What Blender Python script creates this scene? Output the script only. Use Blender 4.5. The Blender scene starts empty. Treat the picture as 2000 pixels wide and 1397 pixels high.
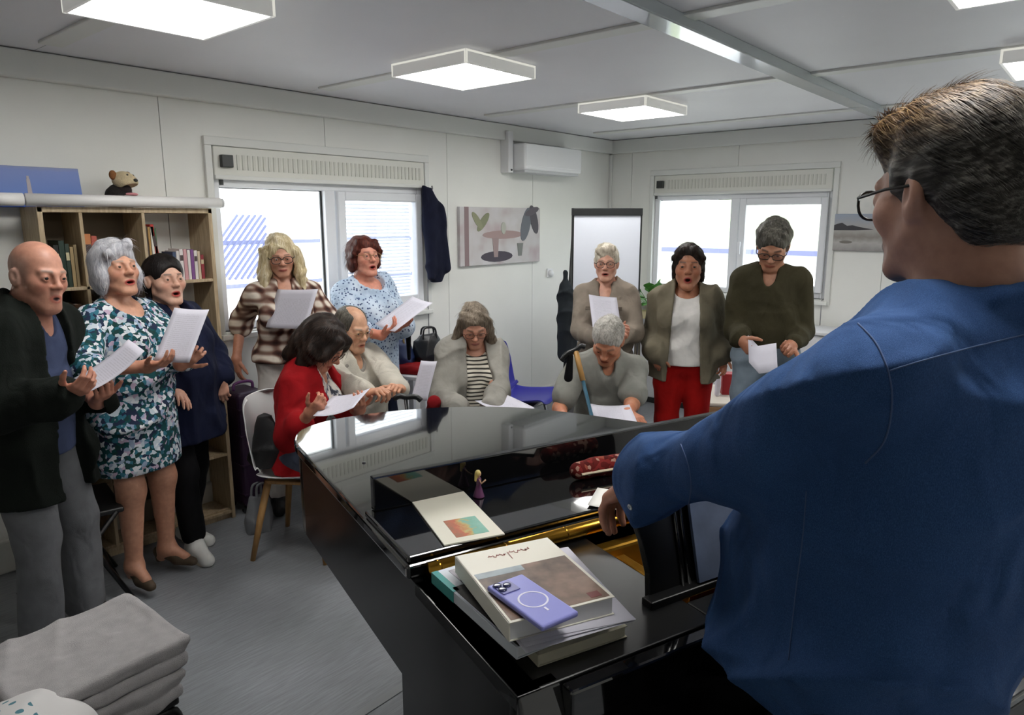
import bpy, math, random, numpy as np
from mathutils import Vector, Matrix
random.seed(7); np.random.seed(7)
SC = bpy.context.scene; COL = SC.collection
R = math.radians
# ------------------------------------------------------------------ camera
CAM_H = 1.72; PITCH = 11.0; HEAD = 40.5; FPX = 1380.0
cd = bpy.data.cameras.new('camera'); cam = bpy.data.objects.new('camera', cd); COL.objects.link(cam)
cd.sensor_fit = 'HORIZONTAL'; cd.sensor_width = 36.0; cd.lens = FPX/2000*36.0; cd.clip_start = 0.05
cam.location = (0, 0, CAM_H); cam.rotation_euler = (R(90-PITCH), 0, R(HEAD-90)); SC.camera = cam
# ------------------------------------------------------------------ world + exposure
SC.view_settings.view_transform = 'Standard'; SC.view_settings.look = 'None'
SC.view_settings.exposure = 0.0; SC.view_settings.gamma = 1.0; SC.view_settings.use_curve_mapping = False
W = bpy.data.worlds.new('World'); SC.world = W; W.use_nodes = True
bg = W.node_tree.nodes['Background']; bg.inputs[0].default_value = (0.86, 0.93, 1.0, 1); bg.inputs[1].default_value = 6.0
LAMP_E = 21.0
SC.cycles.max_bounces = 8; SC.cycles.diffuse_bounces = 4; SC.cycles.glossy_bounces = 3
SC.cycles.transparent_max_bounces = 12; SC.cycles.sample_clamp_indirect = 6.0
SC.cycles.adaptive_threshold = .02; SC.cycles.use_denoising = True; SC.cycles.caustics_reflective = False; SC.cycles.caustics_refractive = False
# ------------------------------------------------------------------ helpers
def lin(c):
    if isinstance(c, str): c = [int(c[i:i+2], 16)/255 for i in (0, 2, 4)]
    return tuple((v/12.92 if v <= .04045 else ((v+.055)/1.055)**2.4) for v in c[:3])
MATS = {}
def newmat(name):
    m = bpy.data.materials.new(name); m.use_nodes = True
    nt = m.node_tree; b = nt.nodes['Principled BSDF']; MATS[name] = m
    return m, nt, b
def N(nt, t, **kw):
    n = nt.nodes.new(t)
    for k, v in kw.items():
        if k.startswith('_'): n.inputs[int(k[1:])].default_value = v
        else: setattr(n, k, v)
    return n
def L(nt, a, b): nt.links.new(a, b)
def coords(nt, kind='Object', scale=(1,1,1), rot=(0,0,0)):
    tc = N(nt, 'ShaderNodeTexCoord'); mp = N(nt, 'ShaderNodeMapping')
    mp.inputs['Scale'].default_value = scale; mp.inputs['Rotation'].default_value = rot
    L(nt, tc.outputs[kind], mp.inputs[0]); return mp.outputs[0]
def ramp(nt, fac, stops, interp='LINEAR'):
    r = N(nt, 'ShaderNodeValToRGB'); r.color_ramp.interpolation = interp
    el = r.color_ramp.elements
    while len(el) < len(stops): el.new(0.5)
    for e, (p, c) in zip(el, stops): e.position = p; e.color = (*c[:3], 1)
    L(nt, fac, r.inputs[0]); return r.outputs[0]
def mixc(nt, fac, a, b, mode='MIX'):
    m = N(nt, 'ShaderNodeMix', data_type='RGBA', blend_type=mode)
    for k, v in ((0, fac), (6, a), (7, b)):
        if hasattr(v, 'default_value'): L(nt, v, m.inputs[k])
        elif k == 0: m.inputs[0].default_value = v
        else: m.inputs[k].default_value = (*v[:3], 1)
    return m.outputs[2]
def math_(nt, op, a, b=None, c=None):
    m = N(nt, 'ShaderNodeMath', operation=op)
    for i, v in enumerate((a, b, c)):
        if v is None: continue
        if hasattr(v, 'default_value'): L(nt, v, m.inputs[i])
        else: m.inputs[i].default_value = v
    return m.outputs[0]
def bump(nt, b, h, strength=.3, dist=.01):
    n = N(nt, 'ShaderNodeBump'); n.inputs['Strength'].default_value = strength; n.inputs['Distance'].default_value = dist
    L(nt, h, n.inputs['Height']); L(nt, n.outputs[0], b.inputs['Normal'])
def mat(name, col, rough=.5, metal=0, var=0, vscale=8, bmp=0, bscale=60, stretch=(1,1,1), coat=0, spec=.5, kind='Object', sheen=0):
    if name in MATS: return MATS[name]
    m, nt, b = newmat(name); c = lin(col)
    b.inputs['Base Color'].default_value = (*c, 1); b.inputs['Roughness'].default_value = rough
    b.inputs['Metallic'].default_value = metal; b.inputs['Coat Weight'].default_value = coat
    b.inputs['Specular IOR Level'].default_value = spec; b.inputs['Sheen Weight'].default_value = sheen
    if var or bmp:
        v = coords(nt, kind, stretch)
        if var:
            n = N(nt, 'ShaderNodeTexNoise'); n.inputs['Scale'].default_value = vscale; n.inputs['Detail'].default_value = 5; L(nt, v, n.inputs[0])
            L(nt, ramp(nt, n.outputs[0], [(.3, [x*(1-var) for x in c]), (.7, [min(1, x*(1+var)) for x in c])]), b.inputs['Base Color'])
        if bmp:
            n = N(nt, 'ShaderNodeTexNoise'); n.inputs['Scale'].default_value = bscale; n.inputs['Detail'].default_value = 4; L(nt, v, n.inputs[0])
            bump(nt, b, n.outputs[0], bmp, .004)
    return m
def meta(o, label=None, cat=None, group=None, kind=None):
    if label: o['label'] = label
    if cat: o['category'] = cat
    if group: o['group'] = group
    if kind: o['kind'] = kind
    return o
def empty(name, loc=(0,0,0), rz=0, label=None, cat=None, group=None, parent=None, kind=None):
    o = bpy.data.objects.new(name, None); COL.objects.link(o); o.empty_display_size = .05
    o.location = loc; o.rotation_euler = (0, 0, rz); o.parent = parent
    return meta(o, label, cat, group, kind)
def rotm(rx=0, ry=0, rz=0):
    return np.array(Matrix.Rotation(R(rz), 3, 'Z') @ Matrix.Rotation(R(ry), 3, 'Y') @ Matrix.Rotation(R(rx), 3, 'X'))
class MB:
    def __init__(s): s.v = []; s.f = []; s.m = []
    def add(s, vs, fs, mi=0):
        o = len(s.v); s.v += [tuple(map(float, v)) for v in vs]
        s.f += [tuple(o+i for i in f) for f in fs]; s.m += [mi]*len(fs); return s
    def box(s, lo, hi, rot=None, mi=0):
        lo = np.array(lo, float); hi = np.array(hi, float); c = (lo+hi)/2; h = (hi-lo)/2
        p = np.array([[x, y, z] for x in (-1, 1) for y in (-1, 1) for z in (-1, 1)])*h
        if rot is not None: p = p @ np.array(rot).T
        return s.add(p+c, [(0,1,3,2), (4,6,7,5), (0,4,5,1), (2,3,7,6), (0,2,6,4), (1,5,7,3)], mi)
    def tube(s, path, r, n=10, closed=False, cap=True, mi=0, up=None):
        P = [np.array(p, float) for p in path]; k = len(P); rr = r if hasattr(r, '__len__') else [r]*k
        vs = []; a = None
        for i in range(k):
            d = (P[(i+1) % k]-P[i-1]) if closed else P[min(i+1, k-1)]-P[max(i-1, 0)]
            d = d/(np.linalg.norm(d)+1e-12)
            if a is None: a = np.cross(d, [0, 0, 1.]) if abs(d[2]) < .9 else np.cross(d, [1., 0, 0])
            a = a-d*(a@d); a /= np.linalg.norm(a)+1e-12; b = np.cross(d, a)
            ra, rb = rr[i] if hasattr(rr[i], '__len__') else (rr[i], rr[i])
            for j in range(n):
                t = 2*math.pi*j/n; vs.append(P[i]+a*math.cos(t)*ra+b*math.sin(t)*rb)
        fs = []
        for i in range(k if closed else k-1):
            i2 = (i+1) % k
            for j in range(n): fs.append((i*n+j, i*n+(j+1) % n, i2*n+(j+1) % n, i2*n+j))
        if cap and not closed: fs += [tuple(range(n))[::-1], tuple((k-1)*n+j for j in range(n))]
        return s.add(vs, fs, mi)
    def lathe(s, prof, n=20, c=(0,0,0), mi=0, rot=None):
        vs = []
        for r, z in prof:
            for j in range(n):
                t = 2*math.pi*j/n; vs.append((r*math.cos(t), r*math.sin(t), z))
        k = len(prof); fs = [(i*n+j, i*n+(j+1) % n, (i+1)*n+(j+1) % n, (i+1)*n+j) for i in range(k-1) for j in range(n)]
        fs += [tuple(range(n))[::-1], tuple((k-1)*n+j for j in range(n))]
        vs = np.array(vs)
        if rot is not None: vs = vs @ np.array(rot).T
        return s.add(vs+np.array(c), fs, mi)
    def prism(s, poly, z0, z1, mi=0):
        n = len(poly); vs = [(*p, z0) for p in poly]+[(*p, z1) for p in poly]
        fs = [tuple(range(n))[::-1], tuple(range(n, 2*n))]+[(i, (i+1) % n, n+(i+1) % n, n+i) for i in range(n)]
        return s.add(vs, fs, mi)
    def grid(s, P, mi=0, flip=False):
        P = np.array(P); nu, nv = P.shape[:2]
        fs = [((i*nv+j), (i*nv+j+1), ((i+1)*nv+j+1), ((i+1)*nv+j)) for i in range(nu-1) for j in range(nv-1)]
        if flip: fs = [f[::-1] for f in fs]
        return s.add(P.reshape(-1, 3), fs, mi)
    def xf(s, M, c=(0,0,0)):
        s.v = [tuple(np.array(M) @ np.array(v)+np.array(c)) for v in s.v]; return s
    def mesh(s, name, mats, smooth=False):
        me = bpy.data.meshes.new(name); me.from_pydata(s.v, [], s.f)
        for m in (mats if isinstance(mats, (list, tuple)) else [mats]): me.materials.append(m)
        me.polygons.foreach_set('material_index', s.m)
        if smooth: me.shade_smooth()
        me.update(); return me
    def build(s, name, mats, parent=None, loc=(0,0,0), rz=0, smooth=False, bevel=0, segs=2, solid=0, sub=0, **kw):
        o = bpy.data.objects.new(name, s.mesh(name, mats, smooth)); COL.objects.link(o)
        o.location = loc; o.rotation_euler = (0, 0, rz); o.parent = parent
        if solid: md = o.modifiers.new('solid', 'SOLIDIFY'); md.thickness = solid; md.offset = 0
        if bevel:
            md = o.modifiers.new('bevel', 'BEVEL'); md.width = bevel; md.segments = segs; md.limit_method = 'ANGLE'; md.angle_limit = R(40)
        if sub: md = o.modifiers.new('sub', 'SUBSURF'); md.levels = sub; md.render_levels = sub
        return meta(o, **kw)
def box(name, lo, hi, m, parent=None, bevel=0, **kw): return MB().box(lo, hi).build(name, m, parent, bevel=bevel, **kw)
def link_copy(o, parent=None, name=None):
    c = o.copy(); COL.objects.link(c)
    if name: c.name = name
    c.parent = parent; return c
# pixel helpers: where a thing seen in the photograph stands in the room
_hd = R(HEAD); _pt = R(PITCH)
_fw = np.array([math.cos(_hd)*math.cos(_pt), math.sin(_hd)*math.cos(_pt), -math.sin(_pt)])
_rt = np.array([math.sin(_hd), -math.cos(_hd), 0]); _up = np.cross(_rt, _fw); _C = np.array([0, 0, CAM_H])
_hf = np.array([math.cos(_hd), math.sin(_hd), 0])
def ray(x, y): return _fw*FPX+_rt*(x-1000)+_up*(698.5-y)
def at_z(x, y, z): d = ray(x, y); return _C+d*((z-CAM_H)/d[2])
def at_a(x, y, a): d = ray(x, y); return _C+d*(a/(d @ _hf))
# ------------------------------------------------------------------ the room shell
XW, YW, ZC = 6.25, 4.03, 2.50; X0, Y0 = -1.7, -1.15
wall_m = mat('wall_paint', 'e8e8e3', .45, var=.02, vscale=3)
ceil_m = mat('ceiling_panel_paint', 'e6e6ea', .5, var=.02, vscale=2)
trim_m = mat('trim_white', 'dedfdb', .4)
pvc_m = mat('white_pvc', 'e6e8ec', .28)
house_m = mat('shutter_housing_white', 'dcdcd4', .4)
dark_m = mat('dark_plastic', '2a2d2c', .4)
m, nt, b = newmat('vinyl_floor')
v = coords(nt, 'Object', (1, 1, 1), (0, 0, R(20)))
n1 = N(nt, 'ShaderNodeTexNoise'); n1.inputs['Scale'].default_value = 2.2; n1.inputs['Detail'].default_value = 6; L(nt, v, n1.inputs[0])
v2 = coords(nt, 'Object', (3, 40, 1), (0, 0, R(8)))
n2 = N(nt, 'ShaderNodeTexNoise'); n2.inputs['Scale'].default_value = 3; n2.inputs['Detail'].default_value = 8; L(nt, v2, n2.inputs[0])
c1 = ramp(nt, n1.outputs[0], [(.3, lin('84878b')), (.7, lin('95989d'))])
c2 = ramp(nt, n2.outputs[0], [(.35, (.78, .78, .78)), (.65, (1.05, 1.05, 1.05))])
L(nt, mixc(nt, 1.0, c1, c2, 'MULTIPLY'), b.inputs['Base Color'])
L(nt, math_(nt, 'MULTIPLY_ADD', n2.outputs[0], .2, .28), b.inputs['Roughness'])
floor_m = m
glass_m, nt, b = newmat('window_glass')
out = nt.nodes['Material Output']; tr = N(nt, 'ShaderNodeBsdfTransparent'); gl = N(nt, 'ShaderNodeBsdfGlossy'); gl.inputs['Roughness'].default_value = .02
fr = N(nt, 'ShaderNodeLayerWeight'); mx = N(nt, 'ShaderNodeMixShader')
L(nt, math_(nt, 'MULTIPLY_ADD', math_(nt, 'POWER', fr.outputs[1], 4.0), .6, .03), mx.inputs[0]); L(nt, tr.outputs[0], mx.inputs[1]); L(nt, gl.outputs[0], mx.inputs[2]); L(nt, mx.outputs[0], out.inputs[0])
box('floor', (X0-.1, Y0-.1, -.1), (XW+.1, YW+.1, 0), floor_m, kind='structure')
box('trim_1', (.4, 1.83, 0), (4.6, 1.868, .004), mat('floor_strip', '8f9294', .35, .6), kind='structure')
# walls made of panels with narrow joints; holes for the windows
WZ0, WZ1 = 1.06, 2.15
WINA = (2.05, 3.71); WINB = (1.85, 3.53); WINC = (-.65, 1.03)
def wall(name, axis, pos, lo, hi, seams, wins, out):
    """axis 'x': runs along x at y=pos ; 'y': runs along y at x=pos. out = +1/-1 side away from the room"""
    def pt(u0, u1, z0, z1, d0, d1):
        d0, d1 = sorted((pos+d0*out, pos+d1*out))
        return ((u0, d0, z0), (u1, d1, z1)) if axis == 'x' else ((d0, u0, z0), (d1, u1, z1))
    def holes(mb, u0, u1, z0, z1, d0, d1):
        cur = u0
        for a, b_ in sorted(wins):
            if b_ <= u0 or a >= u1: continue
            if a > cur: mb.box(*pt(cur, a, z0, z1, d0, d1))
            mb.box(*pt(max(a, u0), min(b_, u1), z0, WZ0, d0, d1)); mb.box(*pt(max(a, u0), min(b_, u1), WZ1, z1, d0, d1))
            cur = min(b_, u1)
        if cur < u1: mb.box(*pt(cur, u1, z0, z1, d0, d1))
    mb = MB(); holes(mb, lo-.1, hi+.1, -.1, ZC+.1, .008, .1)
    w = mb.build(name, mat('wall_core', '8d8d88', .8), kind='structure')
    ed = [lo]+[s for s in seams if lo < s < hi]+[hi]
    for a, b_ in zip(ed, ed[1:]):
        mb = MB(); holes(mb, a+.002, b_-.002, 0, ZC, 0, .010); mb.build('panel', wall_m, w)
    return w
wall('wall_left', 'x', YW, X0, XW, [-.3, .745, 1.794, 2.845, 3.947, 5.0], [WINA], 1)
wall('wall_back', 'y', XW, Y0, YW, [-.9, .2, 1.44, 2.69, 3.78], [WINB, WINC], 1)
wall('wall_right', 'x', Y0, X0, XW, [-.3, .745, 1.794, 2.845, 3.947, 5.0], [], -1)
wall('wall_front', 'y', X0, Y0, YW, [.2, 1.44, 2.69], [], -1)
# ceiling panels between the ribs
ceil = box('ceiling', (X0-.1, Y0-.1, ZC+.012), (XW+.1, YW+.1, ZC+.12), mat('ceiling_core', '55565a', .8), kind='structure')
RIBS = [-.23, 1.225, 2.68, 4.135, 5.59]
for ya, yb in ((Y0, 1.44), (1.44, YW)):
    e = [X0]+RIBS+[XW]
    for a, c in zip(e, e[1:]): box('ceiling_panel', (a+.002, ya+.002, ZC), (c-.002, yb-.002, ZC+.014), ceil_m, ceil)
k = 2
for x in RIBS:
    for ya, yb in ((Y0+.26, 1.39), (1.49, YW-.26)):
        box('trim_%d' % k, (x-.05, ya, ZC-.012), (x+.05, yb, ZC+.001), trim_m, bevel=.004, kind='structure'); k += 1
beam_m = mat('beam_grey_gloss', 'a9b0b4', .12, coat=.4)
MB().box((X0, 1.385, ZC-.05), (XW, 1.495, ZC)).build('trim_%d' % k, beam_m, bevel=.006, kind='structure'); k += 1
for lo, hi in (((X0, YW-.055, ZC-.13), (XW, YW, ZC-.004)), ((XW-.055, Y0, ZC-.13), (XW, YW, ZC-.004)), ((X0, Y0, ZC-.13), (XW, Y0+.055, ZC-.004)), ((X0, Y0, ZC-.13), (X0+.055, YW, ZC-.004))):
    box('trim_%d' % k, lo, hi, trim_m, bevel=.008, kind='structure'); k += 1
for nm, lo, hi in (('baseboard_left', (X0, YW-.03, 0), (XW, YW, .17)), ('baseboard_back', (XW-.03, Y0, 0), (XW, YW, .17)), ('baseboard_right', (X0, Y0, 0), (XW, Y0+.03, .17)), ('baseboard_front', (X0, Y0, 0), (X0+.03, YW, .17))):
    box(nm, lo, hi, mat('baseboard_white', 'd4d3cd', .5), bevel=.01, kind='structure')
box('trim_%d' % k, (XW-.03, YW-.03, .17), (XW, YW, ZC-.13), trim_m, bevel=.008, kind='structure'); k += 1
# windows
def window(idx, axis, pos, u0, u1, blind=False, flipbox=False, cord=True):
    """built in a local frame: x along the wall, y out of the room, z up"""
    if axis == 'x': root = empty('window_%d' % idx, (0, pos, 0), 0, kind='structure'); a, b_ = u0, u1
    else: root = empty('window_%d' % idx, (pos, 0, 0), -math.pi/2, kind='structure'); a, b_ = -u1, -u0
    zb = WZ0; zt = WZ1; zh = 1.965      # housing bottom
    mb = MB(); w = .05
    mb.box((a-.03, -.022, zt-.01), (b_+.03, .03, zt+.04)).box((a-.03, -.022, zb-.05), (a+.012, .03, zt-.01)).box((b_-.012, -.022, zb-.05), (b_+.03, .03, zt-.01)).box((a+.012, -.022, zb-.05), (b_-.012, .03, zb))
    mb.build('frame', trim_m, root, bevel=.004)
    mb = MB(); mb.box((a+.012, .02, zb), (a+w+.012, .095, zh)).box((b_-w-.012, .02, zb), (b_-.012, .095, zh)).box((a+w+.012, .02, zh-.055), (b_-w-.012, .095, zh)).box((a+w+.012, .02, zb), (b_-w-.012, .095, zb+.05))
    mb.build('sash_frame', pvc_m, root, bevel=.006)
    mid = (a+b_)/2-.02
    box('mullion', (mid-.03, .01, zb+.04), (mid+.05, .09, zh-.05), pvc_m, root, bevel=.006)
    # casement sash on the right half, a step proud
    s0, s1 = mid+.06, b_-w+.01; z0, z1 = zb+.05, zh-.055
    mb = MB(); t = .06
    mb.box((s0, -.012, z0), (s0+t, .05, z1)).box((s1-t, -.012, z0), (s1, .05, z1)).box((s0+t, -.012, z1-t), (s1-t, .05, z1)).box((s0+t, -.012, z0), (s1-t, .05, z0+t))
    mb.build('casement', pvc_m, root, bevel=.008)
    MB().box((s0+.02, -.04, zb+.42), (s0+.035, -.012, zb+.45)).box((s0+.015, -.05, zb+.36), (s0+.04, -.036, zb+.47)).build('handle', pvc_m, root, bevel=.003)
    box('pane', (a+w+.01, .055, zb+.045), (mid-.025, .061, zh-.05), glass_m, root)
    box('pane', (s0+t-.005, .02, z0+t-.005), (s1-t+.005, .026, z1-t+.005), glass_m, root)
    mb = MB(); g0, g1 = a+w+.012, mid-.03
    mb.box((g1-.014, .045, zb+.05), (g1, .055, zh-.055)).box((g0, .045, zh-.06), (g1, .055, zh-.055))
    mb.build('gasket', dark_m, root)
    hs = empty('shutter_housing', parent=root)
    mb = MB(); mb.box((a+.02, -.02, zh), (b_-.02, .09, zt-.012)).build('housing_box', house_m, hs, bevel=.006)
    box('housing_strip', (a+.02, -.03, zh-.012), (b_-.02, .0, zh+.012), trim_m, hs, bevel=.004)
    mb = MB(); u = a+.16
    while u < b_-.06: mb.box((u, -.0255, zh+.045), (u+.017, -.019, zt-.055)); u += .034
    mb.build('grille', mat('grille_white', 'cfcfc6', .5), hs)
    box('control_box', (a+.055, -.05, zh+.055), (a+.125, -.018, zh+.125), dark_m, hs, bevel=.004)
    MB().lathe([(.012, 0), (.012, .03)], 10, (a+.05, -.03, zh-.045)).build('control_box_knob', dark_m, hs)
    if cord:
        MB().tube([(b_-.03, -.035, zh-.02), (b_-.028, -.04, 1.5), (b_-.02, -.035, .8)], .004, 6).build('pull_strap', mat('strap_grey', '9a9a9c', .7), root, smooth=True)
    if blind:
        bl = empty('blind', parent=root); sm = mat('blind_slat', 'c8cede', .4)
        me = None
        z = z0+t+.01; n = 0
        while z < z1-t-.01:
            if me is None:
                o = MB().box((s0+t+.004, -.011, -.0008), (s1-t-.004, .011, .0008), rot=rotm(38)).build('slat', sm, bl, loc=(0, .064, z)); me = o
            else:
                c = link_copy(me, bl); c.location = (0, .064, z)
            z += .025; n += 1
        MB().tube([((s0+s1)/2+.1, .064, z0+t), ((s0+s1)/2+.1, .064, z1-t)], .001, 5).tube([(s0+t+.1, .064, z0+t), (s0+t+.1, .064, z1-t)], .001, 5).build('blind_cord', sm, bl)
    box('sill', (a-.02, -.05, zb-.045), (b_+.02, .02, zb-.012), trim_m, root, bevel=.006)
    return root
window(1, 'x', YW, *WINA, blind=True)
window(2, 'y', XW, *WINB)
window(3, 'y', XW, *WINC, cord=False)
# sampling portals in the window openings
for i, (p, rot, sx) in enumerate((((2.88, YW+.12, 1.5), (R(90), 0, 0), 1.6), ((XW+.12, 2.69, 1.5), (R(90), 0, R(-90)), 1.6), ((XW+.12, .19, 1.5), (R(90), 0, R(-90)), 1.6))):
    ld = bpy.data.lights.new('window_portal', 'AREA'); ld.shape = 'RECTANGLE'; ld.size = sx; ld.size_y = .95
    ld.cycles.is_portal = True; o = bpy.data.objects.new('window_portal', ld); COL.objects.link(o); o.location = p; o.rotation_euler = rot
    if i == 0: o.rotation_euler = (R(-90), 0, 0)
    else: o.rotation_euler = (R(90), 0, R(90))
# outside: a pale building across the yard, ground, grassy bank
sd_ = bpy.data.lights.new('sun', 'SUN'); sd_.energy = 3.5; sd_.angle = .009; sn = bpy.data.objects.new('sun', sd_); COL.objects.link(sn); sn.rotation_euler = (R(35), 0, R(-50))
ext_w = mat('render_white', 'f2f2ee', .8, var=.03)
box('ground', (-14, YW+.12, -.42), (XW+16, YW+14, -.4), mat('yard_concrete', 'c9c8c2', .9, var=.05), kind='structure')
box('ground', (XW+.12, -14, -.42), (XW+16, YW+.12, -.4), mat('yard_concrete', 'c9c8c2', .9), kind='structure')
nb = empty('neighbouring_building', (2, YW+5, -.4), 0, 'white rendered building seen across the yard through the left window', 'building')
box('wall', (-6, 0, 0), (12, .3, 5), ext_w, nb)
gm = mat('facade_line', '6a6f90', .7)
for z in (1.22, 1.8): box('ledge', (-6, -.03, z), (12, 0, z+.05), gm, nb)
sh = box('shutter', (2.62, -.02, 1.33), (3.34, 0, 2.2), mat('shutter_pale', 'dfe2ee', .6), nb)
for i in range(17):                       # diagonal bars, each ending at the shutter's edge
    c0 = -.75+i*.105; x0 = max(-.34, (0-c0)/1.2); x1 = min(.34, (.85-c0)/1.2)
    if x1-x0 < .06: continue
    ln = (x1-x0)*1.56/2; xm = (x0+x1)/2
    MB().box((-ln, -.012, -.011), (ln, .012, .011), rot=rotm(0, -50.2, 0)).build('louvre', mat('louvre_grey', '5c6288', .6), sh, loc=(2.98+xm, -.035, 1.34+c0+1.2*xm))
bk = []
for i in range(30):
    row = []
    for j in range(16):
        y = -13+i*.7; x = XW+3+j*.7; z = -.4+.38*(x-XW-3)+.12*math.sin(y*1.3+j)+.08*math.sin(j*2.1+y*.7); row.append((x, y, z))
    bk.append(row)
MB().grid(bk, flip=True).build('grassy_bank', mat('bank_grass', '929a80', .9, var=.2, vscale=3), smooth=True, label='pale sunlit grassy bank rising outside the back windows', cat='bank')
wb = empty('white_shed', (XW+2.6, 1.3, -.4), 0, 'white shed seen outside behind the far window', 'shed')
box('wall', (0, -1.2, 0), (.2, 3.4, 1.7), ext_w, wb); box('roof', (-.08, -1.3, 1.7), (.4, 3.5, 1.76), gm, wb)
# ceiling lamps
emit_m, nt, b = newmat('lamp_diffuser')
b.inputs['Base Color'].default_value = (1, 1, 1, 1); b.inputs['Emission Color'].default_value = (1, .985, .95, 1); b.inputs['Emission Strength'].default_value = LAMP_E
lampf = mat('lamp_frame_white', 'f0f0ec', .4); _lb = lampf.node_tree.nodes['Principled BSDF']; _lb.inputs['Emission Color'].default_value = (1, .985, .95, 1); _lb.inputs['Emission Strength'].default_value = .16   # faint glow added so the frame's unlit sides come out brighter
LN = {(0, 1): 'square white ceiling lamp above the bookcase at the left', (1, 1): 'square white ceiling lamp above the red haired woman, middle of the left row',
      (2, 1): 'square white ceiling lamp farthest back in the left row', (0, 0): 'square white ceiling lamp behind the beam, nearest the viewer',
      (1, 0): 'square white ceiling lamp cut by the top edge at the right', (2, 0): 'square white ceiling lamp cut by the right edge above the pianist'}
for (i, j), lb in LN.items():
    x = {-1: -.47, 0: 1.0, 1: 2.47, 2: 4.08}[i]; y = 2.395 if j else .035
    s = .485 if i < 2 else .53
    root = empty('ceiling_lamp', (x+s/2, y+.24, ZC-.075), 0, lb, 'ceiling lamp', 'square LED panel lamps on the ceiling')
    h = s/2+.012; mb = MB()
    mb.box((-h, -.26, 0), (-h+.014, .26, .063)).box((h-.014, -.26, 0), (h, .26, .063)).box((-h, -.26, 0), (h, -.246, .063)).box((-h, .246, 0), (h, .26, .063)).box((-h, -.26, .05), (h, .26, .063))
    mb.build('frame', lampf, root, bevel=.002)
    box('diffuser', (-h+.014, -.246, .004), (h-.014, .246, .01), emit_m, root)
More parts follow.
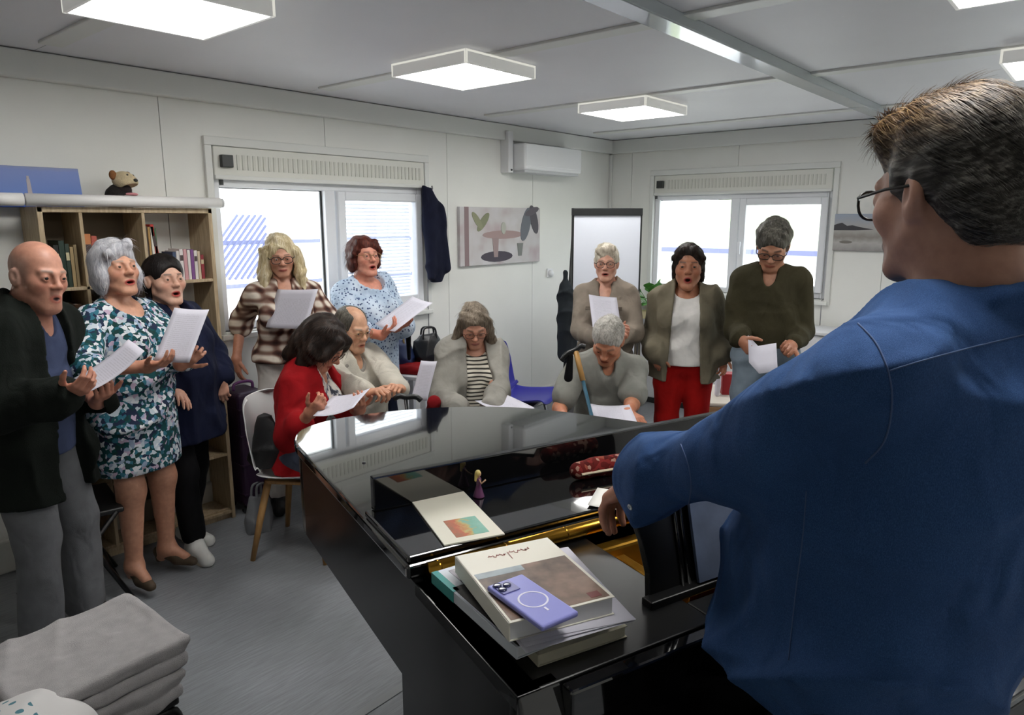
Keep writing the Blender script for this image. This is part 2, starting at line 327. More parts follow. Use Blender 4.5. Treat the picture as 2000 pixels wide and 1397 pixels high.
# ------------------------------------------------------------------ figures: smooth distance fields turned into continuous surfaces
def smin(a, b, k):
    h = np.maximum(k-np.abs(a-b), 0)/k; return np.minimum(a, b)-h*h*k*.25
def smax(a, b, k): return -smin(-a, -b, k)
I3 = np.eye(3)
class F:                                   # a list of shapes; each knows its reach so that it is evaluated locally
    def __init__(s): s.p = []
    def _add(s, fn, c, rad, k, op): s.p.append((fn, np.array(c)-rad, np.array(c)+rad, k, op)); return s
    def cone(s, a, b, ra, rb, k=.03, op='u'):
        a = np.array(a, float); b = np.array(b, float); d = b-a; dd = d @ d+1e-12
        def fn(x, y, z):
            px, py, pz = x-a[0], y-a[1], z-a[2]
            t = np.clip((px*d[0]+py*d[1]+pz*d[2])/dd, 0, 1)
            return np.sqrt((px-t*d[0])**2+(py-t*d[1])**2+(pz-t*d[2])**2)-(ra+(rb-ra)*t)
        c = (a+b)/2; return s._add(fn, c, np.abs(d)/2+max(ra, rb), k, op)
    def chain(s, pts, rs, k=.03, op='u'):
        for i in range(len(pts)-1): s.cone(pts[i], pts[i+1], rs[i], rs[i+1], k, op)
        return s
    def ell(s, c, r, Rm=I3, k=.03, op='u'):
        c = np.array(c, float); r = np.array(r, float)
        def fn(x, y, z):
            px, py, pz = x-c[0], y-c[1], z-c[2]
            q = [(Rm[0, i]*px+Rm[1, i]*py+Rm[2, i]*pz)/r[i] for i in range(3)]
            k0 = np.sqrt(q[0]**2+q[1]**2+q[2]**2)+1e-9
            k1 = np.sqrt((q[0]/r[0])**2+(q[1]/r[1])**2+(q[2]/r[2])**2)+1e-9
            return k0*(k0-1)/k1
        return s._add(fn, c, np.abs(Rm) @ r, k, op)
    def box(s, c, h, Rm=I3, rad=.01, k=.02, op='u'):
        c = np.array(c, float); h = np.array(h, float)-rad
        def fn(x, y, z):
            px, py, pz = x-c[0], y-c[1], z-c[2]
            q = [np.abs(Rm[0, i]*px+Rm[1, i]*py+Rm[2, i]*pz)-h[i] for i in range(3)]
            o = np.sqrt(sum(np.maximum(v, 0)**2 for v in q)); return o+np.minimum(np.maximum(np.maximum(q[0], q[1]), q[2]), 0)-rad
        return s._add(fn, c, np.abs(Rm) @ (h+rad), k, op)
    def loft(s, c, st, Rm=I3, k=.02, op='u'):
        """elliptic sections along the local z: st = [(z, cx, cy, rx, ry), ...] rising"""
        c = np.array(c, float); st = np.array(st, float); zs = st[:, 0]
        def fn(x, y, z):
            px, py, pz = x-c[0], y-c[1], z-c[2]
            q = [Rm[0, i]*px+Rm[1, i]*py+Rm[2, i]*pz for i in range(3)]
            zz = q[2]+0*q[0]; ip = lambda j: np.interp(zz, zs, st[:, j])
            rx, ry = ip(3), ip(4); e = np.sqrt(((q[0]-ip(1))/rx)**2+((q[1]-ip(2))/ry)**2)
            return np.maximum((e-1)*np.minimum(rx, ry), np.maximum(zs[0]-zz, zz-zs[-1]))
        m = np.array([np.max(np.abs(st[:, 1])+st[:, 3]), np.max(np.abs(st[:, 2])+st[:, 4]), 0])
        h = (zs[-1]-zs[0])/2; cc = c+Rm @ np.array([0, 0, (zs[-1]+zs[0])/2]); return s._add(fn, cc, np.abs(Rm) @ (m+[0, 0, h]), k, op)
    def half(s, c, n, k=.004):              # keep only what lies behind the plane (cut away the side n points to)
        c = np.array(c, float); n = np.array(n, float)/np.linalg.norm(n)
        s.p.append((lambda x, y, z: -((x-c[0])*n[0]+(y-c[1])*n[1]+(z-c[2])*n[2]), np.full(3, -9.), np.full(3, 9.), k, 's')); return s
    def mark(s, fn): s.p.append((fn, np.full(3, -9.), np.full(3, 9.), 0, 'd')); return s
    def bounds(s):
        u = [p for p in s.p if p[4] == 'u']
        return np.min([p[1] for p in u], 0), np.max([p[2] for p in u], 0)
    def mesh(s, h, lo=None, hi=None, disp=None):
        if lo is None: lo, hi = s.bounds()
        pad = .032 if disp is not None or any(p[4] == 'd' for p in s.p) else 0.
        lo = np.array(lo)-2.5*h-pad; hi = np.array(hi)+2.5*h+pad
        n = np.ceil((hi-lo)/h).astype(int)+1
        ax = [lo[i]+h*np.arange(n[i]) for i in range(3)]
        f = np.full(tuple(n), .3, np.float32)
        for fn, pl, ph, k, op in s.p:
            if op == 'd':
                f += fn(ax[0][:, None, None], ax[1][None, :, None], ax[2][None, None, :])*(np.abs(f) < .06); continue
            i0 = np.maximum(np.floor((pl-k-3*h-pad-lo)/h).astype(int), 0); i1 = np.minimum(np.ceil((ph+k+3*h+pad-lo)/h).astype(int)+1, n)
            if np.any(i1 <= i0): continue
            sl = tuple(slice(a, b_) for a, b_ in zip(i0, i1))
            d = fn(ax[0][sl[0], None, None], ax[1][None, sl[1], None], ax[2][None, None, sl[2]])
            f[sl] = smin(f[sl], d, k) if op == 'u' else smax(f[sl], -d, k)
        if disp is not None:
            f += disp(ax[0][:, None, None], ax[1][None, :, None], ax[2][None, None, :])*(np.abs(f) < .06)
        return surf_net(f, lo, h)
def surf_net(f, lo, h):
    s = f < 0; nx, ny, nz = f.shape
    cnt = np.zeros((nx-1, ny-1, nz-1), np.int8); off = [(i, j, k) for i in (0, 1) for j in (0, 1) for k in (0, 1)]
    for i, j, k in off: cnt += s[i:nx-1+i, j:ny-1+j, k:nz-1+k]
    I, J, K = np.nonzero((cnt > 0) & (cnt < 8)); n = len(I)
    idx = np.full(cnt.shape, -1, np.int32); idx[I, J, K] = np.arange(n)
    vals = {o: f[I+o[0], J+o[1], K+o[2]] for o in off}
    acc = np.zeros((n, 3)); c = np.zeros(n)
    for a in off:
        for d in range(3):
            if a[d]: continue
            b = list(a); b[d] = 1; b = tuple(b); va, vb = vals[a], vals[b]
            m = (va < 0) != (vb < 0); t = np.where(m, va/np.where(m, va-vb, 1), 0)
            p = np.array(a, float)+np.zeros((n, 3)); p[:, d] += t
            acc += p*m[:, None]; c += m
    V = lo+h*(np.stack([I, J, K], 1)+acc/c[:, None])
    Q = []
    for d in range(3):
        e = [slice(None)]*3; e2 = [slice(None)]*3; e[d] = slice(0, -1); e2[d] = slice(1, None)
        A, B = s[tuple(e)], s[tuple(e2)]; u, v = [(1, 2), (2, 0), (0, 1)][d]
        m = A != B; g = np.array(np.nonzero(m))
        ok = (g[u] > 0) & (g[v] > 0) & (g[u] < f.shape[u]-1) & (g[v] < f.shape[v]-1); g = g[:, ok]; pos = A[tuple(g)]
        def cell(du, dv):
            q = g.copy(); q[u] -= du; q[v] -= dv; return idx[q[0], q[1], q[2]]
        q = np.stack([cell(1, 1), cell(0, 1), cell(0, 0), cell(1, 0)], 1)
        q[~pos] = q[~pos][:, ::-1]; Q.append(q)
    Q = np.concatenate(Q); Q = Q[(Q >= 0).all(1)]
    return V, Q
def relax(V, Q, it=1, lam=.5):
    E = np.concatenate([Q[:, [0, 1]], Q[:, [1, 2]], Q[:, [2, 3]], Q[:, [3, 0]]])
    for _ in range(it):
        a = np.zeros_like(V); c = np.zeros(len(V))
        for i, j in ((0, 1), (1, 0)):
            for d in range(3): a[:, d] += np.bincount(E[:, i], V[E[:, j], d], len(V))
            c += np.bincount(E[:, i], minlength=len(V))
        V = V+lam*(a/np.maximum(c, 1)[:, None]-V)
    return V
def qmesh(name, V, Q, m, parent=None, col=None, loc=None):
    me = bpy.data.meshes.new(name); n = len(V)
    me.vertices.add(n); me.vertices.foreach_set('co', V.astype(np.float32).ravel())
    me.loops.add(len(Q)*4); me.loops.foreach_set('vertex_index', Q.astype(np.int32).ravel())
    me.polygons.add(len(Q)); me.polygons.foreach_set('loop_start', np.arange(len(Q), dtype=np.int32)*4)
    me.update(calc_edges=True); me.shade_smooth(); me.materials.append(m)
    if col is not None:
        at = me.color_attributes.new('Col', 'FLOAT_COLOR', 'POINT')
        at.data.foreach_set('color', np.concatenate([col, np.ones((n, 1))], 1).astype(np.float32).ravel())
    o = bpy.data.objects.new(name, me); COL.objects.link(o); o.parent = parent
    if loc is not None: o.location = loc
    return o
def folds(amp=.004, f=1.0, seed=0.):
    rg = lambda t: 1.3*(1-np.abs(np.sin(t)))**1.6-.06          # sharp crests, soft valleys
    def d(x, y, z):
        a = rg((9*z+11*x)*f+2.2*np.sin(6*y+5*z+seed)+seed); b = rg((8*z-10*x+6*y)*f+2.0*np.sin(7*x+4*z+2*seed)); c = rg((10*x+9*y)*f+1.6*np.sin(5*z+seed))
        m1 = .5+.5*np.sin(7*x+6*z+seed*2); m2 = .5+.5*np.sin(8*z-5*y+seed); m3 = .5+.5*np.sin(5*x-7*z+3*seed)
        return -2.1*amp*(1.1*a*m1+1.0*b*m2+.9*c*m3)
    return d
def strands(amp=.003, f=1.0, seed=0.):
    def d(x, y, z):
        a = np.sin((95*x+20*y)*f+6*np.sin(14*z+seed)+seed); b = np.sin((88*y-17*x)*f+5*np.sin(11*z+2*seed))
        return amp*(.6*a*b+.5*np.sin(41*x*f+36*y*f+3*np.sin(17*z+seed)))
    return d
# skin
skin_m, nt, b = newmat('skin')
va = N(nt, 'ShaderNodeVertexColor', layer_name='Col'); v = coords(nt)
n1 = N(nt, 'ShaderNodeTexNoise'); n1.inputs['Scale'].default_value = 45; n1.inputs['Detail'].default_value = 5; L(nt, v, n1.inputs[0])
L(nt, mixc(nt, 1.0, va.outputs[0], ramp(nt, n1.outputs[0], [(.3, (.86, .80, .80)), (.7, (1.08, 1.06, 1.05))]), 'MULTIPLY'), b.inputs['Base Color'])
b.inputs['Roughness'].default_value = .48; b.inputs['Subsurface Weight'].default_value = .0; b.inputs['Subsurface Scale'].default_value = .006
b.inputs['Subsurface Radius'].default_value = (1, .35, .2)
n2 = N(nt, 'ShaderNodeTexNoise'); n2.inputs['Scale'].default_value = 260; L(nt, v, n2.inputs[0]); bump(nt, b, n2.outputs[0], .15, .001)
eye_m, nt, b = newmat('eye')
tc = N(nt, 'ShaderNodeTexCoord'); sp = N(nt, 'ShaderNodeSeparateXYZ'); L(nt, tc.outputs['Object'], sp.inputs[0])
L(nt, ramp(nt, math_(nt, 'MULTIPLY', sp.outputs[1], 80), [(.0, lin('bdb2ac')), (.82, lin('c9c0ba')), (.83, lin('4a3a2c')), (.955, lin('3a2a20')), (.965, (.005, .005, .005))], 'CONSTANT'), b.inputs['Base Color'])
b.inputs['Roughness'].default_value = .15
def hair_mat(name, c0, c1, c2, rough=.5):
    m, nt, b = newmat(name); v = coords(nt, 'Object', (1, 1, .16))
    n = N(nt, 'ShaderNodeTexNoise'); n.inputs['Scale'].default_value = 120; n.inputs['Detail'].default_value = 6; n.inputs['Distortion'].default_value = .6; L(nt, v, n.inputs[0])
    n2 = N(nt, 'ShaderNodeTexNoise'); n2.inputs['Scale'].default_value = 22; n2.inputs['Detail'].default_value = 3; L(nt, v, n2.inputs[0])
    f = math_(nt, 'ADD', math_(nt, 'MULTIPLY', n.outputs[0], .6), math_(nt, 'MULTIPLY', n2.outputs[0], .4))
    L(nt, ramp(nt, f, [(.34, lin(c0)), (.5, lin(c1)), (.66, lin(c2))]), b.inputs['Base Color'])
    b.inputs['Roughness'].default_value = rough; b.inputs['Specular IOR Level'].default_value = .2
    bump(nt, b, n.outputs[0], .55, .004); return m
# ---- the figure
def nrm(v): v = np.array(v, float); return v/(np.linalg.norm(v)+1e-12)
def ik(a, b, l1, l2, pole):
    a = np.array(a, float); b = np.array(b, float); d = b-a; L_ = np.linalg.norm(d); m = (l1+l2)*.995
    if L_ > m: b = a+d*(m/L_); d = b-a; L_ = m
    x = (l1*l1-l2*l2+L_*L_)/(2*L_); hgt = math.sqrt(max(l1*l1-x*x, 1e-6)); u = d/L_
    p = np.array(pole, float); p = p-u*(p @ u); return a+u*x+nrm(p)*hgt, b
def sk(lc, h, **k):                         # copy of a colour scaled
    return np.array(lc)*h
class Person:
    """local frame: +Y where the body faces, +X its right hand side, Z up, origin on the floor under the pelvis"""
    def __init__(P, label, pos, heading, H=1.68, wt=1.0, female=False, belly=0., lean=0., bend=0., twist=0., side=0., yaw=0., pitch=0., roll=0.,
                 sit=None, zp=None, feet=None, bust=1.0, hands=None, skin='c99a80', mouth=.5, lips=None, brow='5a463a', neck=1.0, headw=1.0, hs=1.02, age=.5, sh=1.0, eyes=0., headfwd=.02):
        P.root = empty('person', (pos[0], pos[1], 0), R(heading-90), label, 'person', 'people in the room')
        P.hd = R(heading-90); P.pos = np.array([pos[0], pos[1], 0.]); s = P.s = H/1.70; P.female = female; P.wt = wt; P.skin = np.array(lin(skin))
        P.mouth = mouth; P.lipc = np.array(lin(lips)) if lips else P.skin*np.array([.85, .55, .55]); P.browc = np.array(lin(brow)); P.hw = headw; P.belly = belly
        P.zp = zp if zp is not None else (.935*s if sit is None else sit); P.P0 = np.array([0, 0, P.zp]); w = P.w = wt*(1.0 if not female else .93)
        P.R1 = rotm(-lean, side, twist); P.R2 = P.R1 @ rotm(-bend); P.C = P.P0+P.R1 @ np.array([0, 0, .30*s])
        P.nb = P.C+P.R2 @ np.array([0, -.02, .175*s]); P.Rh = P.R2 @ rotm(0, 0, -yaw) @ rotm(-pitch) @ rotm(0, roll)
        P.hs = hs; P.hc = P.nb+P.R2 @ np.array([0, .0+headfwd, .068*s])+P.Rh @ np.array([0, .012, .085*s])
        sw = (.168 if not female else .149)*s*sh; P.shz = .104*s
        P.sho = {e: P.C+P.R2 @ np.array([e*sw, -.01, P.shz]) for e in (-1, 1)}
        P.ar = (.047*wt, .04*wt, .036*wt, .027*(.5+.5*wt)) if not female else (.044*wt, .037*wt, .034*wt, .024*(.5+.5*wt))
        P.arm = {}; P.hand = {}
        hands = hands or {}
        for e in (-1, 1):
            hp = hands.get(e, {})
            t = hp.get('at'); t = P.loc(t) if t is not None else P.sho[e]+np.array([e*.07, .05, -.53*s])
            el, wr = ik(P.sho[e], t, .285*s, .25*s, hp.get('pole', (e*.3, -.7, -.9)))
            fd = nrm(P.dirl(hp['dir']) if 'dir' in hp else wr-el); pn = hp.get('palm'); pn = P.dirl(pn) if pn is not None else np.array([-e, .1, 0.])
            pn = nrm(pn-fd*(pn @ fd)); P.arm[e] = (P.sho[e], el, wr); P.hand[e] = (wr, fd, pn, hp.get('curl', .35), hp.get('thumb', .4))
        P.leg = {}
        for e in (-1, 1):
            hp = P.P0+P.R1 @ np.array([e*.088*s, 0, -.03])
            ft = (feet or {}).get(e)
            if ft is None: ft = (e*.10, .0, 0, e*8) if sit is None else (e*.12, .44, 0, e*6)
            an = np.array([ft[0], ft[1], ft[2]+.085]); ll = .42*s if sit is not None else .5025*np.linalg.norm(hp-an); kn, an = ik(hp, an, ll, ll, (e*.12, 1, .1)); P.leg[e] = (hp, kn, an, ft[3])
        P.lr = (.082*w, .056*w, .052*w, .036)
        P.bust = bust; P.eyesd = eyes; P.neckw = neck
    def loc(P, p):                          # world point -> figure's own frame
        p = np.array(p, float)-P.pos; c, s_ = math.cos(-P.hd), math.sin(-P.hd); return np.array([c*p[0]-s_*p[1], s_*p[0]+c*p[1], p[2]])
    def wld(P, p):
        c, s_ = math.cos(P.hd), math.sin(P.hd); return np.array([c*p[0]-s_*p[1], s_*p[0]+c*p[1], p[2]])+P.pos
    def dirl(P, d): d = np.array(d, float); c, s_ = math.cos(-P.hd), math.sin(-P.hd); return np.array([c*d[0]-s_*d[1], s_*d[0]+c*d[1], d[2]])
    def h2l(P, q): return P.hc+P.Rh @ (np.array(q, float)*P.hs)
    def torso(P, f, i=0., k=.05):
        s, w = P.s, P.w; d = .5+.5*P.wt; b = P.belly
        f.ell(P.P0+P.R1 @ np.array([0, -.012, .0]), (.162*w*s+i, .108*d+i, .125+i), P.R1, k)
        f.ell(P.P0+P.R1 @ np.array([0, .01+b*.05, .15*s]), (.135*w*s+b*.03+i, .098*d+b*.07+i, .16+i), P.R1, k)
        f.ell(P.C+P.R2 @ np.array([0, -.004, .02]), ((.155 if not P.female else .138)*w*s+i, .108*d+i, .17*s+i), P.R2, k)
        for e in (-1, 1):
            f.cone(P.nb+P.R2 @ np.array([e*.03, -.005, -.028]), P.sho[e], .046+i*.7, (.045 if not P.female else .039)*w+i*.7, k)
            if P.female: f.ell(P.C+P.R2 @ np.array([e*.07*w, .088*d, -.015]), (.062*P.bust+i*.6, .058*P.bust+i*.6, .066*P.bust+i*.6), P.R2, .04)
    def arms(P, f, i=0., upto=1.0, sides=(-1, 1), flare=0., k=.03):
        for e in sides:
            a, el, wr = P.arm[e]; r = P.ar; tot = upto*2
            p1 = a+(el-a)*min(tot, 1); f.cone(a, p1, r[0]+i, r[0]+(r[1]-r[0])*min(tot, 1)+i+(flare if tot <= 1 else 0), k)
            if tot > 1: t = tot-1; f.cone(el, el+(wr-el)*t, r[2]+i, r[2]+(r[3]-r[2])*t+i+flare, k)
    def legs(P, f, i=0., upto=1.0, k=.04, flare=0.):
        for e in (-1, 1):
            a, kn, an, _ = P.leg[e]; r = P.lr; tot = upto*2; t = min(tot, 1)
            f.cone(a, a+(kn-a)*t, r[0]+i, r[0]+(r[1]-r[0])*t+i, k)
            if tot > 1:
                t = tot-1; m = kn+(an-kn)*.35*1; back = np.array([0, -.012, 0])
                f.cone(kn, kn+(an-kn)*t, r[2]+i, r[2]+(r[3]-r[2])*t+i+flare, k)
                if i == 0: f.cone(kn+(an-kn)*.12+back, kn+(an-kn)*.5+back, .046*P.w, .03*P.w, .03)
    def headf(P, f):
        h = P.hs; R_ = P.Rh; q = P.h2l; hw = P.hw
        E = lambda c, r, k=.02, op='u', Rm=I3: f.ell(q(c), np.array(r)*h, R_ @ Rm, k*h, op)
        Cn = lambda a, b, ra, rb, k=.015, op='u': f.cone(q(a), q(b), ra*h, rb*h, k*h, op)
        o = P.mouth*.011; jw = hw
        E((0, -.014, .032), (.073*hw, .094, .086)); E((0, .03, -.03), (.056*hw, .058, .078), .03)
        for e in (-1, 1):
            Cn((e*.046*jw, .005, -.055-o*.5), (e*.02*jw, .068, -.098-o), .02, .017, .025)
            E((e*.042*hw, .05, -.025), (.024*hw, .027, .026), .025)
            Cn((e*.012, .083, .017), (e*.042, .07, .02), .0105, .009, .014)
        E((0, .07, -.1-o), (.022*jw, .018, .018), .02)
        E((0, .071, -.062), (.028, .017, .03), .02)
        for e in (-1, 1): E((e*.032, .091, .0), (.0185, .0145, .0125), .014, 's')
        Cn((0, .084, .012), (0, .104, -.026), .0075, .0105, .012); E((0, .106, -.028), (.0125, .012, .0105), .008)
        for e in (-1, 1):
            E((e*.0125, .096, -.032), (.0085, .011, .008), .006)
            f.ell(q((e*.032, .0755, .0)), np.array((.0155, .0145, .0145))*h, R_, .008*h)
            f.ell(q((e*.032, .095, -.0012-.002*(P.eyesd))), np.array((.0128, .013, .0034 if P.eyesd < .5 else .0022))*h, R_, .002*h, 's')
            f.ell(q((e*.0075, .104, -.0405)), np.array((.0035, .006, .0035))*h, R_, .003*h, 's')
            Rm = rotm(12, 0, e*18)
            E((e*.076*hw, -.012, -.008), (.009, .019, .032), .006, 'u', Rm); E((e*.084*hw, -.005, -.004), (.007, .009, .017), .004, 's', Rm)
        # lips around the mouth opening
        n = 14; wd = .0225-.005*min(P.mouth, 1); pts = []
        for j in range(n+1):
            t = 2*math.pi*j/n; pts.append((wd*math.cos(t), .0885-.011*abs(math.cos(t))**2+(.003 if math.sin(t) > 0 else 0), -.0665-o*.55+(.0035+o*.75)*math.sin(t)))
        for j in range(n): Cn(pts[j], pts[j+1], .0048, .0048, .006)
        if P.mouth > .15: f.ell(q((0, .092, -.0665-o*.55)), np.array((wd*.78, .028, .0015+o*.72))*h, R_, .003*h, 's')
        nk = .052*P.neckw if P.female else .06*P.neckw
        f.cone(q((0, -.022, -.06)), P.nb+P.R2 @ np.array([0, -.012, -.045]), nk, nk*1.08, .035)
        return f
    neckw = 1.0; eyesd = 0.
    def handf(P, f, e, scale=1.0):
        wr, fd, pn, curl, th = P.hand[e]; sd = np.cross(fd, pn)*e; hs = scale*P.s*(1.0 if not P.female else .92)
        sd = nrm(sd)                        # towards the thumb
        q = lambda x, y, z: wr+(sd*x+fd*y+pn*z)*hs
        kn = [(.027, .088, 0), (.009, .092, -.002), (-.010, .088, -.001), (-.027, .079, .002)]
        for j, k_ in enumerate(kn): f.cone(q(.014-.009*j, .012, 0), q(*k_), .0155*hs, .0105*hs, .014)
        f.ell(q(.0, .05, .006), np.array((.034, .045, .013))*hs, np.stack([sd, fd, pn], 1), .012)
        Ls = [(.041, .024, .02), (.045, .028, .021), (.041, .026, .02), (.032, .02, .018)]
        for j in range(4):
            p = q(*kn[j]); a = 0.; rr = [.0098, .0088, .008, .0068]
            if j == 3: rr = [x*.86 for x in rr]
            sp = (.06, .0, -.05, -.12)[j]
            for m_ in range(3):
                a += curl*(1.15, 1.35, .9)[m_]*(1.0+.08*j)
                d = fd*math.cos(a)+pn*math.sin(a)+sd*sp; p2 = p+nrm(d)*Ls[j][m_]*hs; f.cone(p, p2, rr[m_]*hs, rr[m_+1]*hs, .004); p = p2
        p = q(.018, .022, .004); a0 = nrm(sd*.75+fd*.62+pn*.35*th)
        for m_, (l, r0, r1) in enumerate(((.044, .0145, .0118), (.032, .0112, .0098), (.026, .0098, .0075))):
            d = nrm(a0+(fd*.45+pn*.55*th-sd*.25*th)*m_*.8); p2 = p+d*l*hs; f.cone(p, p2, r0*hs, r1*hs, .006); p = p2
        a, el, w_ = P.arm[e]; f.cone(w_+(el-w_)*.5, w_, P.ar[3]*1.25, P.ar[3], .02); f.cone(w_, q(0, .02, 0), P.ar[3], .019*hs, .02)
    def body(P, res=.0042, bare_arms=0., bare_legs=False, hand_res=.0035, extra=None):
        V, Q, Cc, n = [], [], [], 0
        def put(vq, col):
            nonlocal n
            V.append(vq[0]); Q.append(vq[1]+n); n += len(vq[0]); Cc.append(col)
        f = F(); P.torso(f); P.headf(f)
        if extra: extra(f)
        lo = P.hc-np.array([.125, .135, .22]); hi = P.hc+np.array([.125, .135, .13]); lo[2] = min(lo[2], P.nb[2]-.16)
        lo2 = np.minimum(lo, P.nb-np.array([.14, .12, .17])); hi2 = np.maximum(hi, P.nb+np.array([.14, .15, -.02]))
        vq = f.mesh(res, lo2, hi2); put((relax(vq[0], vq[1], 1, .35), vq[1]), P.face_colors(vq[0]))
        f = F(); P.torso(f); P.arms(f); P.legs(f); vq = f.mesh(.02); put(vq, np.tile(P.skin, (len(vq[0]), 1)))
        if bare_legs:
            f = F(); P.legs(f)
            for e in (-1, 1):
                a, kn, an, ang = P.leg[e]; d = np.array([-math.sin(R(-ang)), math.cos(R(-ang)), 0]); d = np.array([math.sin(R(ang)), math.cos(R(ang)), 0])
                f.cone(an, an+d*.1+np.array([0, 0, -.045]), .034, .024, .03); f.cone(an, an-d*.03+np.array([0, 0, -.05]), .034, .026, .03)
            vq = f.mesh(.009); put(vq, np.tile(P.skin*np.array([.92, .88, .86]), (len(vq[0]), 1)))
        for e in (-1, 1):
            if bare_arms:
                f = F(); P.arms(f, 0, 1.0, (e,)); vq = f.mesh(.009); put(vq, np.tile(P.skin, (len(vq[0]), 1)))
            f = F(); P.handf(f, e); vq = f.mesh(hand_res)
            put((relax(vq[0], vq[1], 1, .3), vq[1]), np.tile(P.skin*np.array([1.0, .9, .87]), (len(vq[0]), 1)))
        P.bodyo = qmesh('body', np.concatenate(V), np.concatenate(Q), skin_m, P.root, np.concatenate(Cc))
        for e in (-1, 1):
            mb = MB(); r = .0122*P.hs; st = 8
            prof = [(max(r*math.sin(math.pi*i/st), 1e-5), -r*math.cos(math.pi*i/st)) for i in range(st+1)]
            mb.lathe(prof, 12); mb.xf(rotm(-90))
            o = mb.build('eye', eye_m, P.root, smooth=True); o.location = P.h2l((e*.032, .0765, 0))
            o.rotation_euler = Matrix((P.Rh @ rotm(-P.eyesd*30)).tolist()).to_euler()
        return P
    def face_colors(P, V):
        q = ((V-P.hc) @ P.Rh)/P.hs; x, y, z = q[:, 0], q[:, 1], q[:, 2]; ax = np.abs(x)
        c = np.tile(P.skin, (len(V), 1)); G = lambda d, s_: np.exp(-(d/s_)**2)
        def mixin(m, col): nonlocal c; c = c*(1-m[:, None])+np.array(col)*m[:, None]
        o = P.mouth*.011; fr = (y > .03)
        mixin(fr*.45*G(np.hypot(ax-.042, z+.03), .022), P.skin*np.array([1.02, .72, .68]))
        mixin(fr*.4*G(np.hypot(x, z+.03), .013)*(y > .09), P.skin*np.array([1.02, .72, .66]))
        mixin(.35*G(np.hypot(ax-.032, z), .018)*(y > .06), P.skin*np.array([.78, .66, .64]))  # eyelid shade mixed into the skin colour around the eyes
        lz = (z+.0665+o*.55)/(.0075+o*1.0); lx = x/(.0265-.004*min(P.mouth, 1)); lr = np.hypot(lx, lz)
        mixin(np.clip((1.08-lr)*5, 0, 1)*(y > .068), P.lipc)
        if P.mouth > .15:
            lr2 = np.hypot(x/(.0172-.004*min(P.mouth, 1)), (z+.0665+o*.55)/(.0008+o*.72)); mixin(np.clip((1.0-lr2)*4, 0, 1)*(y > .03), (.03, .006, .006))
        arch = .0235+.10*np.maximum(ax-.02, 0)*(1-(ax-.02)/.035); mixin(.85*np.clip(1.4-np.abs(z-arch)/.0042, 0, 1)*np.clip((ax-.012)/.004, 0, 1)*np.clip((.05-ax)/.006, 0, 1)*(y > .05), P.browc)
        if getattr(P, 'beard', None) is not None:
            bc, kind = P.beard
            if kind == 'goatee': mm = np.clip((-.052-z)/.008, 0, 1)*np.clip((.036-ax)/.008, 0, 1)*(y > .045)*(lr > 1.05)*.85*np.clip((z+.155)/.02, 0, 1)
            else: mm = np.clip((-.045-z)/.012, 0, 1)*(y > .0)*(lr > 1.05)*.5*np.clip((z+.16)/.02, 0, 1)
            mixin(mm, lin(bc))
        if getattr(P, 'scalp', None) is not None:
            sc, mx = P.scalp; mixin(mx*np.clip((.045-y)/.03, 0, 1)*np.clip((z+.045+.3*np.maximum(y, 0))/.02, 0, 1)*np.clip((.075-z)/.03, 0, 1), lin(sc))
        return c
    def part(P, name, f, m, h=.008, disp=None, it=1, parent=None, **kw):
        V, Q = f.mesh(h, disp=disp); V = relax(V, Q, it, .5) if it else V
        o = qmesh(name, V, Q, m, parent or P.root); return meta(o, **kw)
    def T(P, c): return P.C+P.R2 @ np.array(c, float)        # chest frame
    def B(P, c): return P.P0+P.R1 @ np.array(c, float)       # pelvis frame
    def top(P, name, m, i=.012, upto=1.0, hem=None, neck=('round', .0), flare=0., fold=.004, h=.0085, open_=None, collar=0, hemw=1.0, arms=True, sleeve_i=None, seed=0., cuts=(), adds=(), hood=False, front=0.):
        """upper garment. hem = distance below the pelvis centre where it ends"""
        s = P.s; f = F(); P.torso(f, i)
        d = .5+.5*P.wt
        if hem is not None and hem > -.06:
            f.loft(P.P0, [(-hem, 0, .0+P.belly*.02+front*.5, .168*P.w*s*hemw+i, (.115*d+P.belly*.02+i)*hemw), (.05, 0, .0+P.belly*.03, .155*P.w*s+i, .108*d+P.belly*.05+i), (.22*s, 0, P.belly*.04, .13*P.w*s+i, .095*d+P.belly*.06+i)], P.R1, .04)
        if arms: P.arms(f, i if sleeve_i is None else sleeve_i, upto, flare=flare)
        for a in adds: a(f)
        if fold: f.mark(folds(fold, 1.0, seed))
        if hem is not None: f.half(P.B((0, 0, -hem)), P.R1 @ np.array([0, 0, -1.]))
        up_ = P.R2 @ np.array([0, 0, 1.]); kind, dep = neck
        nk = .062 if not P.female else .058
        f.cone(P.nb+P.R2 @ np.array([0, .0, -.01]), P.nb+P.R2 @ np.array([0, .03, .12]), nk+.004, nk+.02, .006, 's')
        if kind == 'v': f.ell(P.nb+P.R2 @ np.array([0, .10, .02]), (.036+.1*dep, .09, .05+dep), P.R2, .006, 's')
        if kind == 'scoop': f.ell(P.nb+P.R2 @ np.array([0, .07, .02]), (.075+dep*.35, .10, .05+dep), P.R2, .006, 's')
        if open_ is not None:
            w0, w1 = open_   # half width of the opening at the neck and at the hem
            for t in np.linspace(0, 1, 15):
                p = P.nb*(1-t)+P.B((0, .0, -(hem or 0)-.06))*t; p = p+np.array([0, .16, 0]); wv = w0+(w1-w0)*t
                f.box(p, (wv, .13, .06), P.R2 if t < .5 else P.R1, .004, .004, 's')
